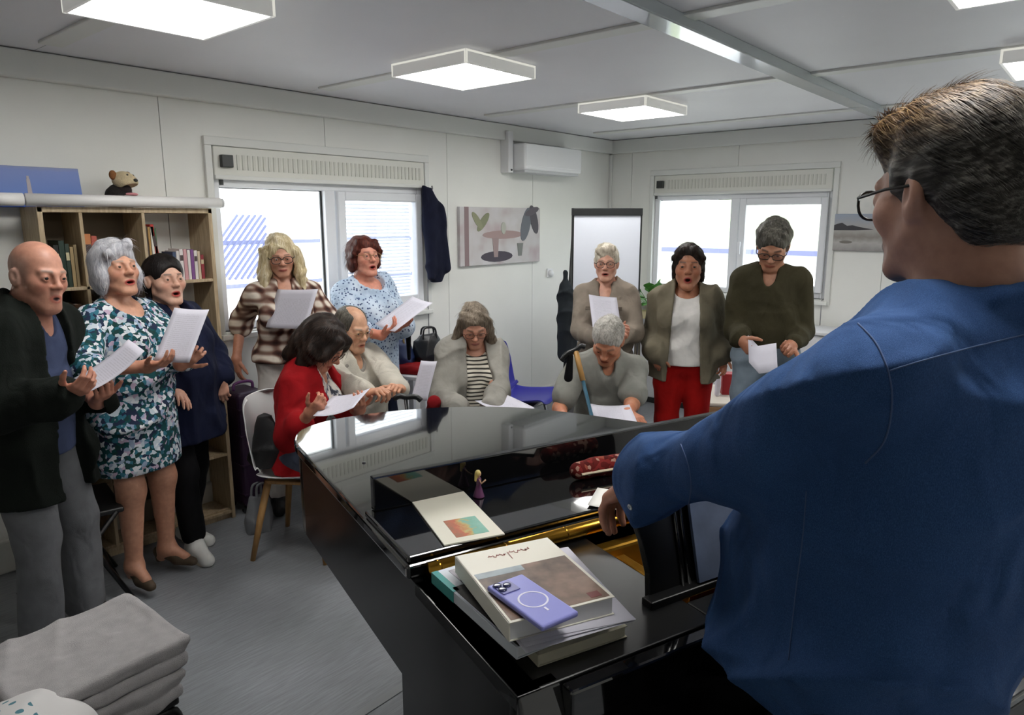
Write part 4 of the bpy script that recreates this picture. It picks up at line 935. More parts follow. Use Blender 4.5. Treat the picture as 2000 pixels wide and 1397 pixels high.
# ---- 6 seated woman in red jacket
def woman_red():
    pos = (1.99, 3.13); P = Person('seated woman with a dark bob in a red jacket reading a sheet by the piano', pos, face(pos, 66), H=1.58, female=True, wt=1.08, bust=1.05, sit=.555, lean=4, bend=12, yaw=6, pitch=24, eyes=.6,
        hands={1: dict(at=A(606, 806, 3.18), dir=A(640, 778, 3.12)-A(606, 806, 3.18), palm=(.4, .8, .1), curl=.75, pole=(.15, -.3, -1)), -1: dict(at=A(702, 800, 3.36), dir=A(700, 775, 3.2)-A(702, 800, 3.36), palm=(-.3, -.2, .9), curl=.6, pole=(-.4, -.3, -1))},
        skin='c08a70', mouth=.2, lips='a03a34', brow='2a1a14', feet={1: (.10, .40, .0, 8), -1: (-.08, .44, 0, -4)})
    P.body(bare_arms=1, bare_legs=True)
    P.top('blouse', brush_m, i=.012, upto=.5, hem=.0, neck=('v', .05), seed=.2, fold=.002)
    P.top('jacket', cloth('jacket_red', '8f0d14', bs=300), i=.03, upto=.74, hem=.10, neck=('v', .09), open_=(.055, .11), fold=.006, seed=5., flare=.01, hemw=1.02)
    fs = F(); fs.chain([P.nb+P.R2 @ np.array(q) for q in ((-.045, .075, -.07), (-.07, .03, .0), (-.05, -.055, .02), (.05, -.055, .02), (.07, .03, .0), (.045, .075, -.07))], [.012, .016, .017, .017, .016, .012], .01)
    P.part('scarf', fs, cloth('scarf_navy', '232b3e'), .006, folds(.003))
    f = F(); f.ell(P.B((0, 0, -.01)), (.19, .14, .12), P.R1, .04)
    for e in (-1, 1): a, kn, an, _ = P.leg[e]; f.cone(a, kn+(kn-a)*.02, .098, .08, .06)
    a1 = (P.leg[1][0]+P.leg[-1][0])/2; k1 = (P.leg[1][1]+P.leg[-1][1])/2; f.cone(a1, k1, .09, .07, .05)
    P.part('skirt', f, cloth('skirt_slate', '4a5060'), .008, folds(.005))
    P.shoes(mat('red_shoe_leather', '8f1218', .4), kind='heel')
    def hr(E, C, f):
        E((0, -.03, .04), (.1, .112, .1)); E((0, -.07, -.03), (.105, .075, .1), .03)
        for e in (-1, 1):
            E((e*.085, .0, -.04), (.034, .055, .085), .02); C((e*.09, -.01, -.04), (e*.092, -.005, -.125), .04, .034, .02); C((e*.05, -.085, -.03), (e*.06, -.09, -.13), .05, .04, .02); C((e*.045, .07, .075), (e*.082, .065, -.02), .026, .02, .02)
        E((0, .112, -.05), (.056, .062, .1), .012, 's')
    P.hair(hr, hair_dark, disp=strands(.008, .7, .5)); P.glasses(brownp, rx=.026, rz=.018)
    sheet_px('white song sheet in the hands of the woman in the red jacket', (612, 815, 3.08), (692, 800, 3.24), (650, 776, 3.26), .012)
# ---- 7 old man in pale sweater
def man_sweater():
    pos = (2.475, 3.35); P = Person('elderly man in a pale grey zip sweater seated behind the piano, hands on a cane', pos, face(pos, 44), H=1.66, wt=1.16, sit=.50, lean=-8, bend=16, belly=.6, yaw=4, pitch=4,
        hands={1: dict(at=A(757, 795, 3.34), dir=A(792, 786, 3.3)-A(757, 795, 3.34), palm=(0, .2, -1), curl=.7, pole=(.5, -.4, -.9)), -1: dict(at=A(828, 800, 3.52), dir=A(800, 788, 3.3)-A(828, 800, 3.52), palm=(0, .2, -1), curl=.7, pole=(-.5, -.4, -.9))},
        skin='c79a7c', mouth=.35, brow='8f8478', neck=1.1, hs=1.06)
    P.scalp = ('9b958c', .5); P.body()
    P.top('shirt', cloth('shirt_check_grey', '8a8680'), i=.01, upto=.4, hem=.05, neck=('v', .05), seed=.9)
    P.top('sweater', cloth('sweater_oatmeal', 'b9b4a8', bs=240, bmp=.4), i=.026, upto=.95, hem=.1, neck=('v', .075), collar=.017, fold=.007, seed=1.7)
    P.trousers(cloth('dark_trousers', '2c2e36'), i=.014); P.shoes(shoe_b)
    def hr(E, C, f):
        E((0, -.02, .032), (.085, .1, .092)); E((0, .125, -.02), (.12, .085, .2), .02, 's'); E((0, .05, .135), (.055, .11, .06), .02, 's'); E((0, -.05, -.11), (.15, .12, .06), .01, 's')
        for e in (-1, 1): E((e*.088, -.008, -.014), (.02, .024, .036), .006, 's')
    P.hair(hr, hair_salt, disp=strands(.002, 1.3), ear=True, slen=.035, n=700); P.glasses(goldw, rx=.024, rz=.017, t=.0013)
# ---- 8 seated woman in striped top
def woman_stripe():
    pos = (3.08, 2.95); P = Person('seated woman with long ash hair, grey jacket and striped top, head bowed', pos, face(pos, 12), H=1.60, female=True, wt=1.1, bust=1.1, sit=.53, lean=2, bend=6, yaw=6, pitch=20, roll=2, eyes=.7, belly=.3,
        hands={1: dict(at=A(893, 800, 3.86), dir=(.3, -.5, -.1), palm=(0, .2, -1), curl=.3, pole=(.5, -.6, -.8)), -1: dict(at=A(965, 800, 3.84), dir=(0, -.6, -.1), palm=(0, .2, -1), curl=.3, pole=(-.5, -.6, -.8))},
        skin='c49078', mouth=.12, lips='a8685e', brow='5a4a3e')
    P.body(); P.top('striped_top', stripe_m, i=.014, upto=.4, hem=.08, neck=('scoop', .02), fold=.002, seed=2.)
    P.top('jacket', cloth('jacket_light_grey', '8e8b84', bs=240), i=.036, upto=.96, hem=.14, neck=('v', .07), open_=(.06, .085), hood=True, fold=.008, seed=.3, flare=.006)
    P.trousers(cloth('olive_grey_trousers', '5b5a50'), i=.014); P.shoes(shoe_b)
    def hr(E, C, f):
        E((0, -.022, .04), (.088, .104, .095)); E((0, .106, -.042), (.06, .07, .112), .014, 's'); E((0, -.05, -.09), (.095, .06, .13), .03)
        for e in (-1, 1):
            C((e*.078, .0, .02), (e*.1, .0, -.11), .026, .034, .02); C((e*.1, .0, -.11), (e*.112, .02, -.2), .034, .026, .02)
    P.hair(hr, hair_ash, disp=strands(.006, .9, 1.4)); P.glasses(brownp, rx=.025, rz=.018, t=.0016)
# ---- 9 seated man in grey polo
def man_polo():
    pos = (3.40, 2.19); P = Person('seated man in a grey polo shirt with a cane, head bowed over his sheet', pos, face(pos, 4), H=1.66, wt=.98, sh=.93, sit=.52, lean=10, bend=16, yaw=14, pitch=14, eyes=.6,
        hands={1: dict(at=A(1098, 812, 3.55), dir=(-.4, -.5, -.6), palm=(.4, .4, 0), curl=.35, pole=(.2, -.9, -.4)), -1: dict(at=A(1226, 808, 3.45), dir=A(1258, 822, 3.35)-A(1226, 808, 3.45), palm=(0, .2, -1), curl=.45, pole=(-.2, -.9, -.4))},
        skin='b67c5e', mouth=.3, brow='6a5a50', hs=1.04)
    P.body(bare_arms=1); P.top('polo_shirt', cloth('polo_grey', '82827c', bs=350), i=.018, upto=.37, hem=.12, neck=('v', .03), collar=.011, flare=.012, fold=.006, seed=2.9)
    P.trousers(cloth('charcoal_trousers', '24262a'), i=.014); P.shoes(shoe_b)
    def hr(E, C, f):
        E((0, -.02, .037), (.082, .1, .093)); E((0, .1, -.045), (.068, .08, .1), .012, 's'); E((0, -.04, -.13), (.15, .14, .07), .01, 's')
        for e in (-1, 1): E((e*.088, -.006, -.014), (.022, .026, .036), .006, 's')
    P.hair(hr, hair_grey, disp=strands(.004, 1.), ear=True, slen=.035, n=700); 
# ---- 10 short haired woman by the flip chart
def woman_taupe():
    pos = (3.86, 2.50); P = Person('woman with short silver hair and glasses in a taupe shirt before the whiteboard', pos, face(pos, -4), H=1.58, female=True, wt=1.06, bust=1.05, yaw=0, pitch=2,
        hands={1: dict(at=A(1164, 660, 4.22), dir=(.0, -.8, .4), palm=(.5, 0, .3), curl=.6, pole=(.6, -.3, -1)), -1: dict(at=A(1206, 660, 4.2), dir=(0, -.8, .4), palm=(-.5, 0, .3), curl=.6, pole=(-.6, -.3, -1))},
        skin='cb9a84', mouth=.45, lips='a5544c', brow='8a7464', hs=.94)
    P.body(); P.top('shirt', cloth('shirt_taupe', '857a6e'), i=.024, upto=.97, hem=.34, neck=('v', .075), collar=.013, fold=.006, seed=1.9, hemw=1.06)
    for e in (-1, 1): MB().box((-.035, -.004, -.012), (.035, .004, .012)).build('pocket_flap', cloth('shirt_taupe', '857a6e'), P.root, loc=P.T((e*.08, .155, .03)), bevel=.003)
    P.trousers(cloth('taupe_trousers', '6a625a'), i=.012); P.shoes(shoe_b)
    def hr(E, C, f):
        E((0, -.016, .042), (.084, .102, .094)); E((0, .104, -.045), (.066, .08, .1), .012, 's'); E((0, -.04, -.135), (.15, .14, .075), .01, 's')
        for e in (-1, 1): E((e*.09, -.002, -.02), (.024, .028, .036), .006, 's')
        C((-.04, .06, .1), (.05, .065, .085), .024, .024, .02)
    P.hair(hr, hair_silver, disp=strands(.007, .8, 2.5), ear=True, slen=.035, n=700); P.glasses(blackp, rx=.027, rz=.02, t=.0021)
    sheet_px('white song sheet held by the short haired woman in taupe', (1157, 640, 4.16), (1213, 646, 4.14), (1150, 576, 4.2), .006)
# ---- 11 woman in red trousers
def woman_redtrousers():
    pos = (4.06, 2.03); P = Person('woman in bright red trousers, white top and olive jacket, singing', pos, face(pos, 0), H=1.565, female=True, wt=1.1, bust=1.1, yaw=0, pitch=-2, hs=1.12,
        hands={1: dict(at=A(1283, 692, 4.30), dir=(.1, -.1, -1), palm=(.5, 0, 0), curl=.4, pole=(.15, -1, 0)), -1: dict(at=A(1410, 692, 4.30), dir=(0, -.1, -1), palm=(-.5, 0, 0), curl=.4, pole=(-.15, -1, 0))},
        skin='a87256', mouth=.95, lips='8f3a34', brow='2a1c16')
    P.body(); P.top('t_shirt', cloth('white_knit', 'd9d6d2'), i=.018, upto=.25, hem=.03, neck=('scoop', .03), seed=.6, fold=.003)
    P.top('jacket', cloth('jacket_olive_khaki', '6d6656', bs=220), i=.042, upto=.94, hem=.13, neck=('v', .06), open_=(.07, .105), fold=.008, seed=2.6, flare=.008)
    P.trousers(cloth('trousers_red', '9c0f0c'), i=.016); P.shoes(shoe_b)
    def hr(E, C, f):
        E((0, -.018, .038), (.084, .1, .094)); E((0, .098, -.035), (.066, .078, .098), .012, 's'); E((0, -.03, -.15), (.15, .15, .07), .01, 's')
        for e in (-1, 1): C((e*.074, -.01, .01), (e*.072, -.02, -.075), .018, .014); C((e*.03, .06, .09), (e*.075, .03, .045), .022, .02)
    P.hair(hr, hair_dark, disp=strands(.005, .9, 3.1))
# ---- 12 man in olive sweater
def man_olive():
    pos = (4.10, 1.53); P = Person('man in a dark olive sweater and pale jeans looking down at a folded sheet', pos, face(pos, -4), H=1.745, wt=1.0, sh=.92, bend=6, yaw=0, pitch=28, roll=-4, eyes=.9, belly=.2,
        hands={1: dict(at=A(1446, 662, 3.86), dir=A(1470, 690, 3.78)-A(1446, 662, 3.86), palm=(.3, .3, .3), curl=.6, pole=(.25, -1, -.5)), -1: dict(at=A(1548, 672, 3.84), dir=A(1525, 695, 3.76)-A(1548, 672, 3.84), palm=(-.3, -.3, .3), curl=.6, pole=(-.25, -1, -.5))},
        skin='a97a60', mouth=.15, brow='2c241e', hs=1.08)
    P.body(); P.top('sweater', cloth('sweater_olive', '363222', bs=300, bmp=.35), i=.02, upto=.96, hem=-.04, neck=('v', .06), fold=.006, seed=3.3)
    P.trousers(cloth('jeans_pale', '7d8a96'), i=.012, waist=.09)
    MB().tube([P.B((.176*math.cos(t), .127*math.sin(t)+.006, .065)) for t in np.linspace(0, 2*math.pi, 30, endpoint=False)], [(.006, .018)]*30, 8, closed=True).build('belt', mat('brown_belt', '5a3226', .5), P.root, smooth=True)
    MB().box((-.03, -.006, -.02), (.03, .006, .02)).build('buckle', mat('buckle_steel', '8a8378', .35, .9), P.root, loc=P.B((.0, .14, .065)), bevel=.004)
    P.shoes(shoe_b)
    def hr(E, C, f):
        E((0, -.024, .042), (.09, .106, .1)); E((0, .1, -.05), (.068, .082, .108), .012, 's'); E((0, -.04, -.125), (.15, .14, .07), .01, 's')
        for e in (-1, 1): E((e*.092, -.002, -.022), (.022, .028, .034), .006, 's')
    P.hair(hr, hair_salt, disp=strands(.006, .8, .9), ear=True, slen=.035, n=700); P.glasses(blackp, rx=.027, rz=.018, t=.0022)
    a = A(1462, 690, 3.76); b_ = A(1482, 712, 3.7); c = A(1518, 706, 3.7); d = np.array([.05, .03, .09])
    for i, (p, q) in enumerate(((a, b_), (b_, c))): pass
    G = [[p+d*t for t in np.linspace(-.5, 1, 4)] for p in (a, (a+b_)/2, b_, (b_+c)/2, c)]
    MB().grid(G).build('song_sheet', paper_m, smooth=True, solid=.0008, label='folded white sheet in the hands of the man in the olive sweater', cat='paper', group='song sheets held or used by the singers')
# ---- 13 pianist in the foreground
m, nt, b = newmat('greying_sandy_hair'); v = coords(nt, 'Object', (1, .18, 1), (0, 0, 0)); n = N(nt, 'ShaderNodeTexNoise'); n.inputs['Scale'].default_value = 150; n.inputs['Detail'].default_value = 6; L(nt, v, n.inputs[0])
s3 = N(nt, 'ShaderNodeSeparateXYZ'); L(nt, coords(nt), s3.inputs[0]); n2 = N(nt, 'ShaderNodeTexNoise'); n2.inputs['Scale'].default_value = 25; L(nt, coords(nt), n2.inputs[0])
tp = ramp(nt, math_(nt, 'MULTIPLY_ADD', n2.outputs[0], .05, math_(nt, 'MULTIPLY_ADD', s3.outputs[1], .25, s3.outputs[2])), [(.06, (0, 0, 0)), (.13, (1, 1, 1))])
L(nt, mixc(nt, tp, ramp(nt, n.outputs[0], [(.35, lin('2a2724')), (.5, lin('4a4641')), (.68, lin('8a867f'))]), ramp(nt, n.outputs[0], [(.35, lin('3a2a1a')), (.5, lin('6b5033')), (.68, lin('a08256'))])), b.inputs['Base Color']); b.inputs['Roughness'].default_value = .5; b.inputs['Specular IOR Level'].default_value = .3
hair_pianist = m
def pianist():
    hp = A(1955, 330, .95); t = np.array([math.cos(R(70)), math.sin(R(70)), 0]); pos = hp+t*.07
    P = Person('tall bearded man in a blue denim shirt standing at the piano, back turned', pos, 70, H=1.80, zp=1.10, wt=1.0, belly=.4, lean=-8, bend=10, yaw=10, pitch=6, headfwd=.03, hs=1.0,
        hands={-1: dict(at=A(1212, 952, 1.36), dir=A(1150, 990, 1.44)-A(1206, 955, 1.36), palm=(0, -.3, -1), curl=.35, pole=(-.4, -.3, -1)), 1: dict(at=(1.62, .62, 1.12), dir=(0, .9, -.3), palm=(0, 0, -1), curl=.4, pole=(1, -.5, -.5))},
        skin='b98a74', mouth=.1, brow='4a4038', neck=1.1, sh=1.08, feet={1: (.12, 0, 0, 8), -1: (-.12, 0, 0, -8)})
    P.beard = ('6a625a', 'goatee'); P.body(res=.003)
    def ad(f): f.loft(P.P0, [(-.14, 0, .12, .168, .195), (.05, 0, .09, .172, .185), (.28, 0, .04, .18, .155), (.42, 0, .0, .17, .13)], P.R1, .06)
    sh_ = P.top('denim_shirt', denim_m, i=.026, upto=.93, hem=.14, neck=('round', 0), fold=.008, h=.0065, adds=(ad,), collar=.015, seed=1.3, sleeve_i=.026, flare=.006)
    st = mat('denim_stitch', '4a5e86', .9)
    seam_px(P, sh_, [(1738, 724), (1800, 705), (1900, 678), (2040, 645)], .0011, st, 'yoke_seam')
    seam_px(P, sh_, [(1676, 632), (1712, 672), (1736, 730), (1742, 790), (1728, 860), (1690, 905)], .0012, st, 'armhole_seam')
    seam_px(P, sh_, [(1575, 960), (1568, 1050), (1555, 1150), (1540, 1290)], .001, st, 'side_seam')
    seam_px(P, sh_, [(1330, 868), (1345, 910), (1350, 950), (1345, 985)], .001, st, 'cuff_seam')
    bt_ = P.loc(A(1232, 990, 1.2)); bv = BVHTree.FromPolygons([v_.co for v_ in sh_.data.vertices], [p_.vertices for p_ in sh_.data.polygons]); h_ = bv.ray_cast(Vector(P.loc(_C)), Vector(nrm(bt_-P.loc(_C))))
    if h_[0] is not None:
        nv = np.array(h_[1]); e1 = nrm(np.cross(nv, [0, 0, 1.])); e2 = np.cross(nv, e1); MB().tube([np.array(h_[0])+nv*.002+.0045*(e1*math.cos(t_)+e2*math.sin(t_)) for t_ in np.linspace(0, 6.283, 16, endpoint=False)], .0016, 6, closed=True).build('cuff_snap', mat('snap_pearl', 'd8dcdf', .3), sh_, smooth=True)
    P.trousers(cloth('black_trousers', '0f1014'), i=.02); P.shoes(shoe_b)
    def hr(E, C, f):
        E((0, -.026, .036), (.086, .102, .09)); E((0, .1, -.06), (.08, .095, .12), .012, 's')
        E((0, -.07, -.02), (.08, .05, .07), .03)
        C((-.045, .04, .092), (.05, .04, .092), .03, .03, .03); C((-.03, .066, .08), (.035, .066, .08), .02, .02, .02); E((0, -.02, .07), (.075, .09, .06), .03)
        for e in (-1, 1): E((e*.092, .0, -.035), (.026, .036, .055), .008, 's')
        E((0, -.03, -.155), (.16, .16, .07), .012, 's')
    P.hair(hr, hair_pianist, h=.0035, disp=strands(.005, .8, .4), n=9000, slen=.045, sw=.0006, wild=.12, sdir=(0, -1, -.45), ear=True); P.glasses(blackp, rx=.027, rz=.021, t=.0022)
    return P
for fn in (man_bald, woman_floral, woman_navy, woman_plaid, woman_auburn, woman_red, man_sweater, woman_stripe, man_polo, woman_taupe, woman_redtrousers, man_olive, pianist): fn()
# ------------------------------------------------------------------ grand piano (local x across the keys, y towards the tail)
pblack, nt, b = newmat('piano_black_polish'); b.inputs['Base Color'].default_value = (.004, .004, .0045, 1); b.inputs['Roughness'].default_value = .06; b.inputs['Coat Weight'].default_value = 1.0; b.inputs['Coat Roughness'].default_value = .02; b.inputs['Specular IOR Level'].default_value = .6
prim_m, nt, b = newmat('piano_side_lacquer'); b.inputs['Base Color'].default_value = (.004, .004, .0045, 1); b.inputs['Roughness'].default_value = .16; b.inputs['Specular IOR Level'].default_value = .22
psatin = mat('piano_black_satin', '0c0c0d', .35); brass = mat('brass_polished', 'b98a34', .25, 1.0); gold_plate = mat('gold_bronze_plate', 'a47a2c', .42, .9, var=.1)
PX, PY = .755, .634; PR = -R(19.1)
piano = empty('grand_piano', (PX, PY, 0), PR, 'glossy black baby grand piano with its front lid flap folded back', 'piano')
def catmull(pts, n=6):
    out = []; P_ = [np.array(p, float) for p in pts]
    for i in range(len(P_)-1):
        p0, p1, p2, p3 = P_[max(i-1, 0)], P_[i], P_[i+1], P_[min(i+2, len(P_)-1)]
        for t in np.arange(n)/n: out.append(.5*((2*p1)+(-p0+p2)*t+(2*p0-5*p1+4*p2-p3)*t*t+(-p0+3*p1-3*p2+p3)*t**3))
    out.append(P_[-1]); return out
curve = catmull([(0, 1.33), (.012, 1.42), (.06, 1.515), (.16, 1.572), (.3, 1.585), (.45, 1.568), (.62, 1.515), (.80, 1.41), (.94, 1.25), (1.06, 1.06), (1.17, .88), (1.28, .74), (1.37, .62), (1.42, .5)], 6)
outline = [np.array((0, 0.)), np.array((0, .6))]+curve+[np.array((1.42, .25)), np.array((1.42, 0.))]
def offset(poly, d):
    n = len(poly); res = []
    for i in range(n):
        a = poly[max(i-1, 0)]; b_ = poly[min(i+1, n-1)]; t = nrm(b_-a); res.append(poly[i]+np.array([-t[1], t[0]])*d)
    return res
inner = offset(outline, -.045)
mb = MB(); n = len(outline); zs = (.72, .985); vs = []
for p in (outline, inner):
    for z in zs: vs += [(q[0], q[1], z) for q in p]
fs = []
for i in range(n-1):
    o0, o1, i0, i1 = i, n+i, 2*n+i, 3*n+i
    fs += [(o0, o0+1, o1+1, o1), (i0+1, i0, i1, i1+1), (o1, o1+1, i1+1, i1), (o0+1, o0, i0, i0+1)]
fs += [(0, n, 3*n, 2*n), (n-1, 3*n-1, 4*n-1, 2*n-1)]
mb.add(vs, fs).build('rim', prim_m, piano, bevel=.004, smooth=False)
MB().prism([tuple(q) for q in inner][::-1], .73, .75).build('bottom_board', psatin, piano)
lidp = [p for p in offset(outline, .012)]; lidp = [np.array((-.012, .425))]+[p for p in lidp[1:-2]]+[np.array((1.432, .425))]
MB().prism([tuple(q) for q in lidp][::-1], .987, 1.02).build('lid', pblack, piano, bevel=.008, segs=3)
fl = MB().box((-.006, .43, 1.021), (1.42, .705, 1.037)).build('lid_flap', pblack, piano, bevel=.005, segs=3)
MB().box((.012, .685, 1.037), (1.42, .708, 1.122)).build('flap_lip', pblack, fl, bevel=.003)
hg = MB().tube([(.03, .412, 1.006), (1.40, .412, 1.006)], .0165, 14).build('hinge', brass, piano, smooth=True)
for i in range(9): MB().tube([(.05+i*.16, .412, 1.006), (.055+i*.16, .412, 1.006)], .0172, 14).build('hinge_knuckle', brass, hg, smooth=True)
for x, y in ((.2, .9), (.12, 1.08)): MB().lathe([(.006, 0), (.005, .003), (.001, .004)], 10, (x, y, 1.02)).build('rubber_stud', psatin, piano)
# inside: gold plate, pin block, felt
MB().box((.42, .06, .86), (1.38, .42, .875)).build('plate', gold_plate, piano)
for x in (.50, .78, 1.08): MB().box((x, .16, .875), (x+.03, .42, .93)).build('plate_strut', gold_plate, piano, bevel=.006)
MB().box((.42, .38, .875), (1.38, .42, .955)).build('plate_flange', gold_plate, piano, bevel=.008)
MB().box((.42, .20, .875), (1.38, .24, .90)).build('felt_strip', mat('red_felt', '6d1a18', .95), piano)
mb = MB()
for r_ in range(3):
    for i in range(56): mb.lathe([(.0035, 0), (.003, .028)], 6, (.45+i*.0163+r_*.004, .27+r_*.03, .875))
mb.build('tuning_pins', mat('pin_steel', '8d8d92', .3, 1.0), piano, kind='stuff')
MB().box((.0, .0, .955), (.43, .415, .985)).build('side_shelf', psatin, piano, bevel=.003)
MB().box((.43, .0, .93), (1.42, .075, .985)).build('front_rail', psatin, piano, bevel=.004)
# music desk and fallboard
def deskpoly(x0, x1, h): return [(x0+.03, 0), (x1, 0), (x1, h), (x0+.02, h), (x0, h*.93), (x0+.012, h*.7), (x0+.03, h*.45), (x0+.038, h*.2)]
tilt = rotm(-14)
def panel(name, x0, x1, h, y, z, m, th=.016):
    mb = MB(); pl = deskpoly(x0, x1, h); k_ = len(pl); vs = [(p[0], -th/2, p[1]) for p in pl]+[(p[0], th/2, p[1]) for p in pl]
    vs = [tuple(tilt @ np.array(v)+np.array([0, y, z])) for v in vs]
    mb.add(vs, [tuple(range(k_)), tuple(range(k_, 2*k_))[::-1]]+[(i, k_+i, k_+(i+1) % k_, (i+1) % k_) for i in range(k_)]); return mb.build(name, m, piano, bevel=.003)
panel('music_desk', .335, 1.15, .27, .115, .985, psatin)
MB().box((.35, .085, .983), (1.15, .115, 1.0)).build('desk_ledge', psatin, piano, bevel=.003)
for x in (.452, .468): MB().tube([tilt @ np.array((x, -.012, .0))+np.array([0, .115, .985]), tilt @ np.array((x, -.012, .25))+np.array([0, .115, .985])], .004, 8).build('desk_rib', pblack, piano, smooth=True)
MB().box((.08, -.035, .755), (1.345, -.005, .985)).build('fallboard', pblack, piano, bevel=.005)
MB().box((0, -.235, .60), (1.42, .03, .70)).build('key_bed', psatin, piano, bevel=.004)
MB().box((.085, -.235, .70), (1.335, -.205, .722)).build('key_slip', pblack, piano, bevel=.006, segs=3)
for x0, x1 in ((0, .085), (1.335, 1.42)):
    pl = [(-.225, .70), (-.235, .75), (-.2, .80), (-.1, .83), (-.03, .90), (.0, .985), (.03, .985), (.03, .70)]; k_ = len(pl)
    MB().add([(x0, *p) for p in pl]+[(x1, *p) for p in pl], [tuple(range(k_))[::-1], tuple(range(k_, 2*k_))]+[(i, (i+1) % k_, k_+(i+1) % k_, k_+i) for i in range(k_)]).build('cheek', pblack, piano, bevel=.006)
kw = MB().box((-.0112, -.198, .722), (.0112, -.036, .742)).mesh('white_key', mat('ivory_key', 'e6e2d6', .25)); kb = MB().box((-.0055, -.13, .742), (.0055, -.036, .754)).mesh('black_key', mat('ebony_key', '0b0b0c', .3))
for i in range(52):
    o = bpy.data.objects.new('white_key', kw); COL.objects.link(o); o.parent = piano; o.location = (.0995+i*.02395, 0, 0)
    if i % 7 in (0, 2, 3, 5, 6) and i < 51: o = bpy.data.objects.new('black_key', kb); COL.objects.link(o); o.parent = piano; o.location = (.0995+(i+.5)*.02395, 0, 0)
for x0, x1 in ((.0, .125), (1.295, 1.42)):
    lg = MB().box((x0, .02, .03), (x1, .512, .73)).build('leg', prim_m, piano, bevel=.008); MB().box((x0-.004, .05, 0), (x1+.004, .48, .03)).build('leg_foot', psatin, lg, bevel=.006)
    for y in (.14, .27, .40): MB().box((x0-.003, y, .12), (x1+.003, y+.012, .66)).build('leg_moulding', prim_m, lg, bevel=.002)
for x, y in ((.62, 1.2),):
    lg = MB().add([(x+sx*w_, y+sy*w_, z) for w_, z in ((.062, .73), (.058, .60), (.05, .45), (.04, .12)) for sx, sy in ((-1, -1), (1, -1), (1, 1), (-1, 1))], [(3, 2, 1, 0)]+[(i*4+j, i*4+(j+1) % 4, i*4+4+(j+1) % 4, i*4+4+j) for i in range(3) for j in range(4)][::1]+[(12, 13, 14, 15)]).build('leg', pblack, piano, bevel=.006)
    MB().lathe([(.02, .09), (.024, .12)], 12, (x, y, 0)).lathe([(.004, -.014), (.034, -.014), (.036, 0), (.034, .014), (.004, .014)], 16, (x, y, .036), rot=rotm(90)).build('caster', brass, lg, smooth=True)
ly = MB().box((.66, .02, .12), (.69, .06, .60)).box((.80, .02, .12), (.83, .06, .60)).box((.62, -.02, .07), (.87, .10, .125)).build('pedal_lyre', pblack, piano, bevel=.006)
for x in (.69, .745, .80): MB().box((x-.012, -.11, .07), (x+.012, 0, .08)).build('pedal', brass, ly, bevel=.004)
MB().grid([[(x, y, z+.002*math.sin(31*x+y*40)) for (y, z) in ((-.215, .735), (-.206, .752), (-.16, .757), (-.09, .76), (-.038, .765))] for x in np.linspace(.088, .80, 24)]).build('added_key_cover', cloth('added_cover_black', '0c0c0e'), piano, smooth=True, solid=.003)  # invented dark cover, added so the bass keys stay black
def on_piano(w_, s_, z): c, s2 = math.cos(PR), math.sin(PR); return np.array([PX+c*w_-s2*s_, PY+s2*w_+c*s_, z])
# ------------------------------------------------------------------ furniture and small things
def at_X(x, y, X): d = ray(x, y); return _C+d*(X/d[0])
def at_Y(x, y, Y): d = ray(x, y); return _C+d*(Y/d[1])
def soft(name, f, m, h=.006, disp=None, it=1, parent=None, **kw):
    V, Q = f.mesh(h, disp=disp); V = relax(V, Q, it); lo = V.min(0); c = np.array([(V[:, 0].min()+V[:, 0].max())/2, (V[:, 1].min()+V[:, 1].max())/2, lo[2]])
    if parent is None: o = qmesh(name, V-c, Q, m); o.location = c
    else: o = qmesh(name, V, Q, m, parent)
    return meta(o, **kw)
# ---- bookcase
m, nt, b = newmat('light_oak'); v = coords(nt, 'Object', (6, 6, .7))
n = N(nt, 'ShaderNodeTexNoise'); n.inputs['Scale'].default_value = 9; n.inputs['Detail'].default_value = 8; n.inputs['Distortion'].default_value = 1.2; L(nt, v, n.inputs[0])
L(nt, ramp(nt, n.outputs[0], [(.3, lin('a08c6e')), (.55, lin('b9a586')), (.75, lin('c9b799'))]), b.inputs['Base Color']); b.inputs['Roughness'].default_value = .5; oak = m
BX = [1.093, 1.272, 1.558, 1.918]; BF, BB = 3.78, 4.02; BZ = [0.05, .40, .735, 1.07, 1.405, 1.78]
bc = empty('bookcase', (1.5, 3.9, 0), 0, 'light oak open bookcase with cube shelves against the left wall', 'bookcase'); bo = np.array((1.5, 3.9, 0))
def bb(name, lo, hi, m=oak): return box(name, np.array(lo)-bo, np.array(hi)-bo, m, bc, bevel=.002)
bb('side_panel', (BX[0]-.001, BF, 0), (BX[0]+.022, BB, 1.78)); bb('side_panel', (BX[3]-.022, BF, 0), (BX[3], BB, 1.78)); bb('top_board', (BX[0], BF, 1.756), (BX[3], BB, 1.782)); bb('plinth', (BX[0]+.02, BF+.02, 0), (BX[3]-.02, BF+.04, .06))
for x in BX[1:3]: bb('divider', (x-.008, BF+.002, .05), (x+.008, BB, 1.757))
for z in BZ[:-1]: bb('shelf', (BX[0]+.02, BF+.002, z-.016), (BX[3]-.02, BB, z))
box('back_board', np.array((BX[0]+.02, BB-.006, .05))-bo, np.array((BX[2], BB, 1.757))-bo, mat('back_board_brown', '6e6250', .7), bc)
OR = ['first', 'second', 'third', 'fourth', 'fifth', 'sixth', 'seventh', 'eighth', 'ninth', 'tenth', 'eleventh', 'twelfth']
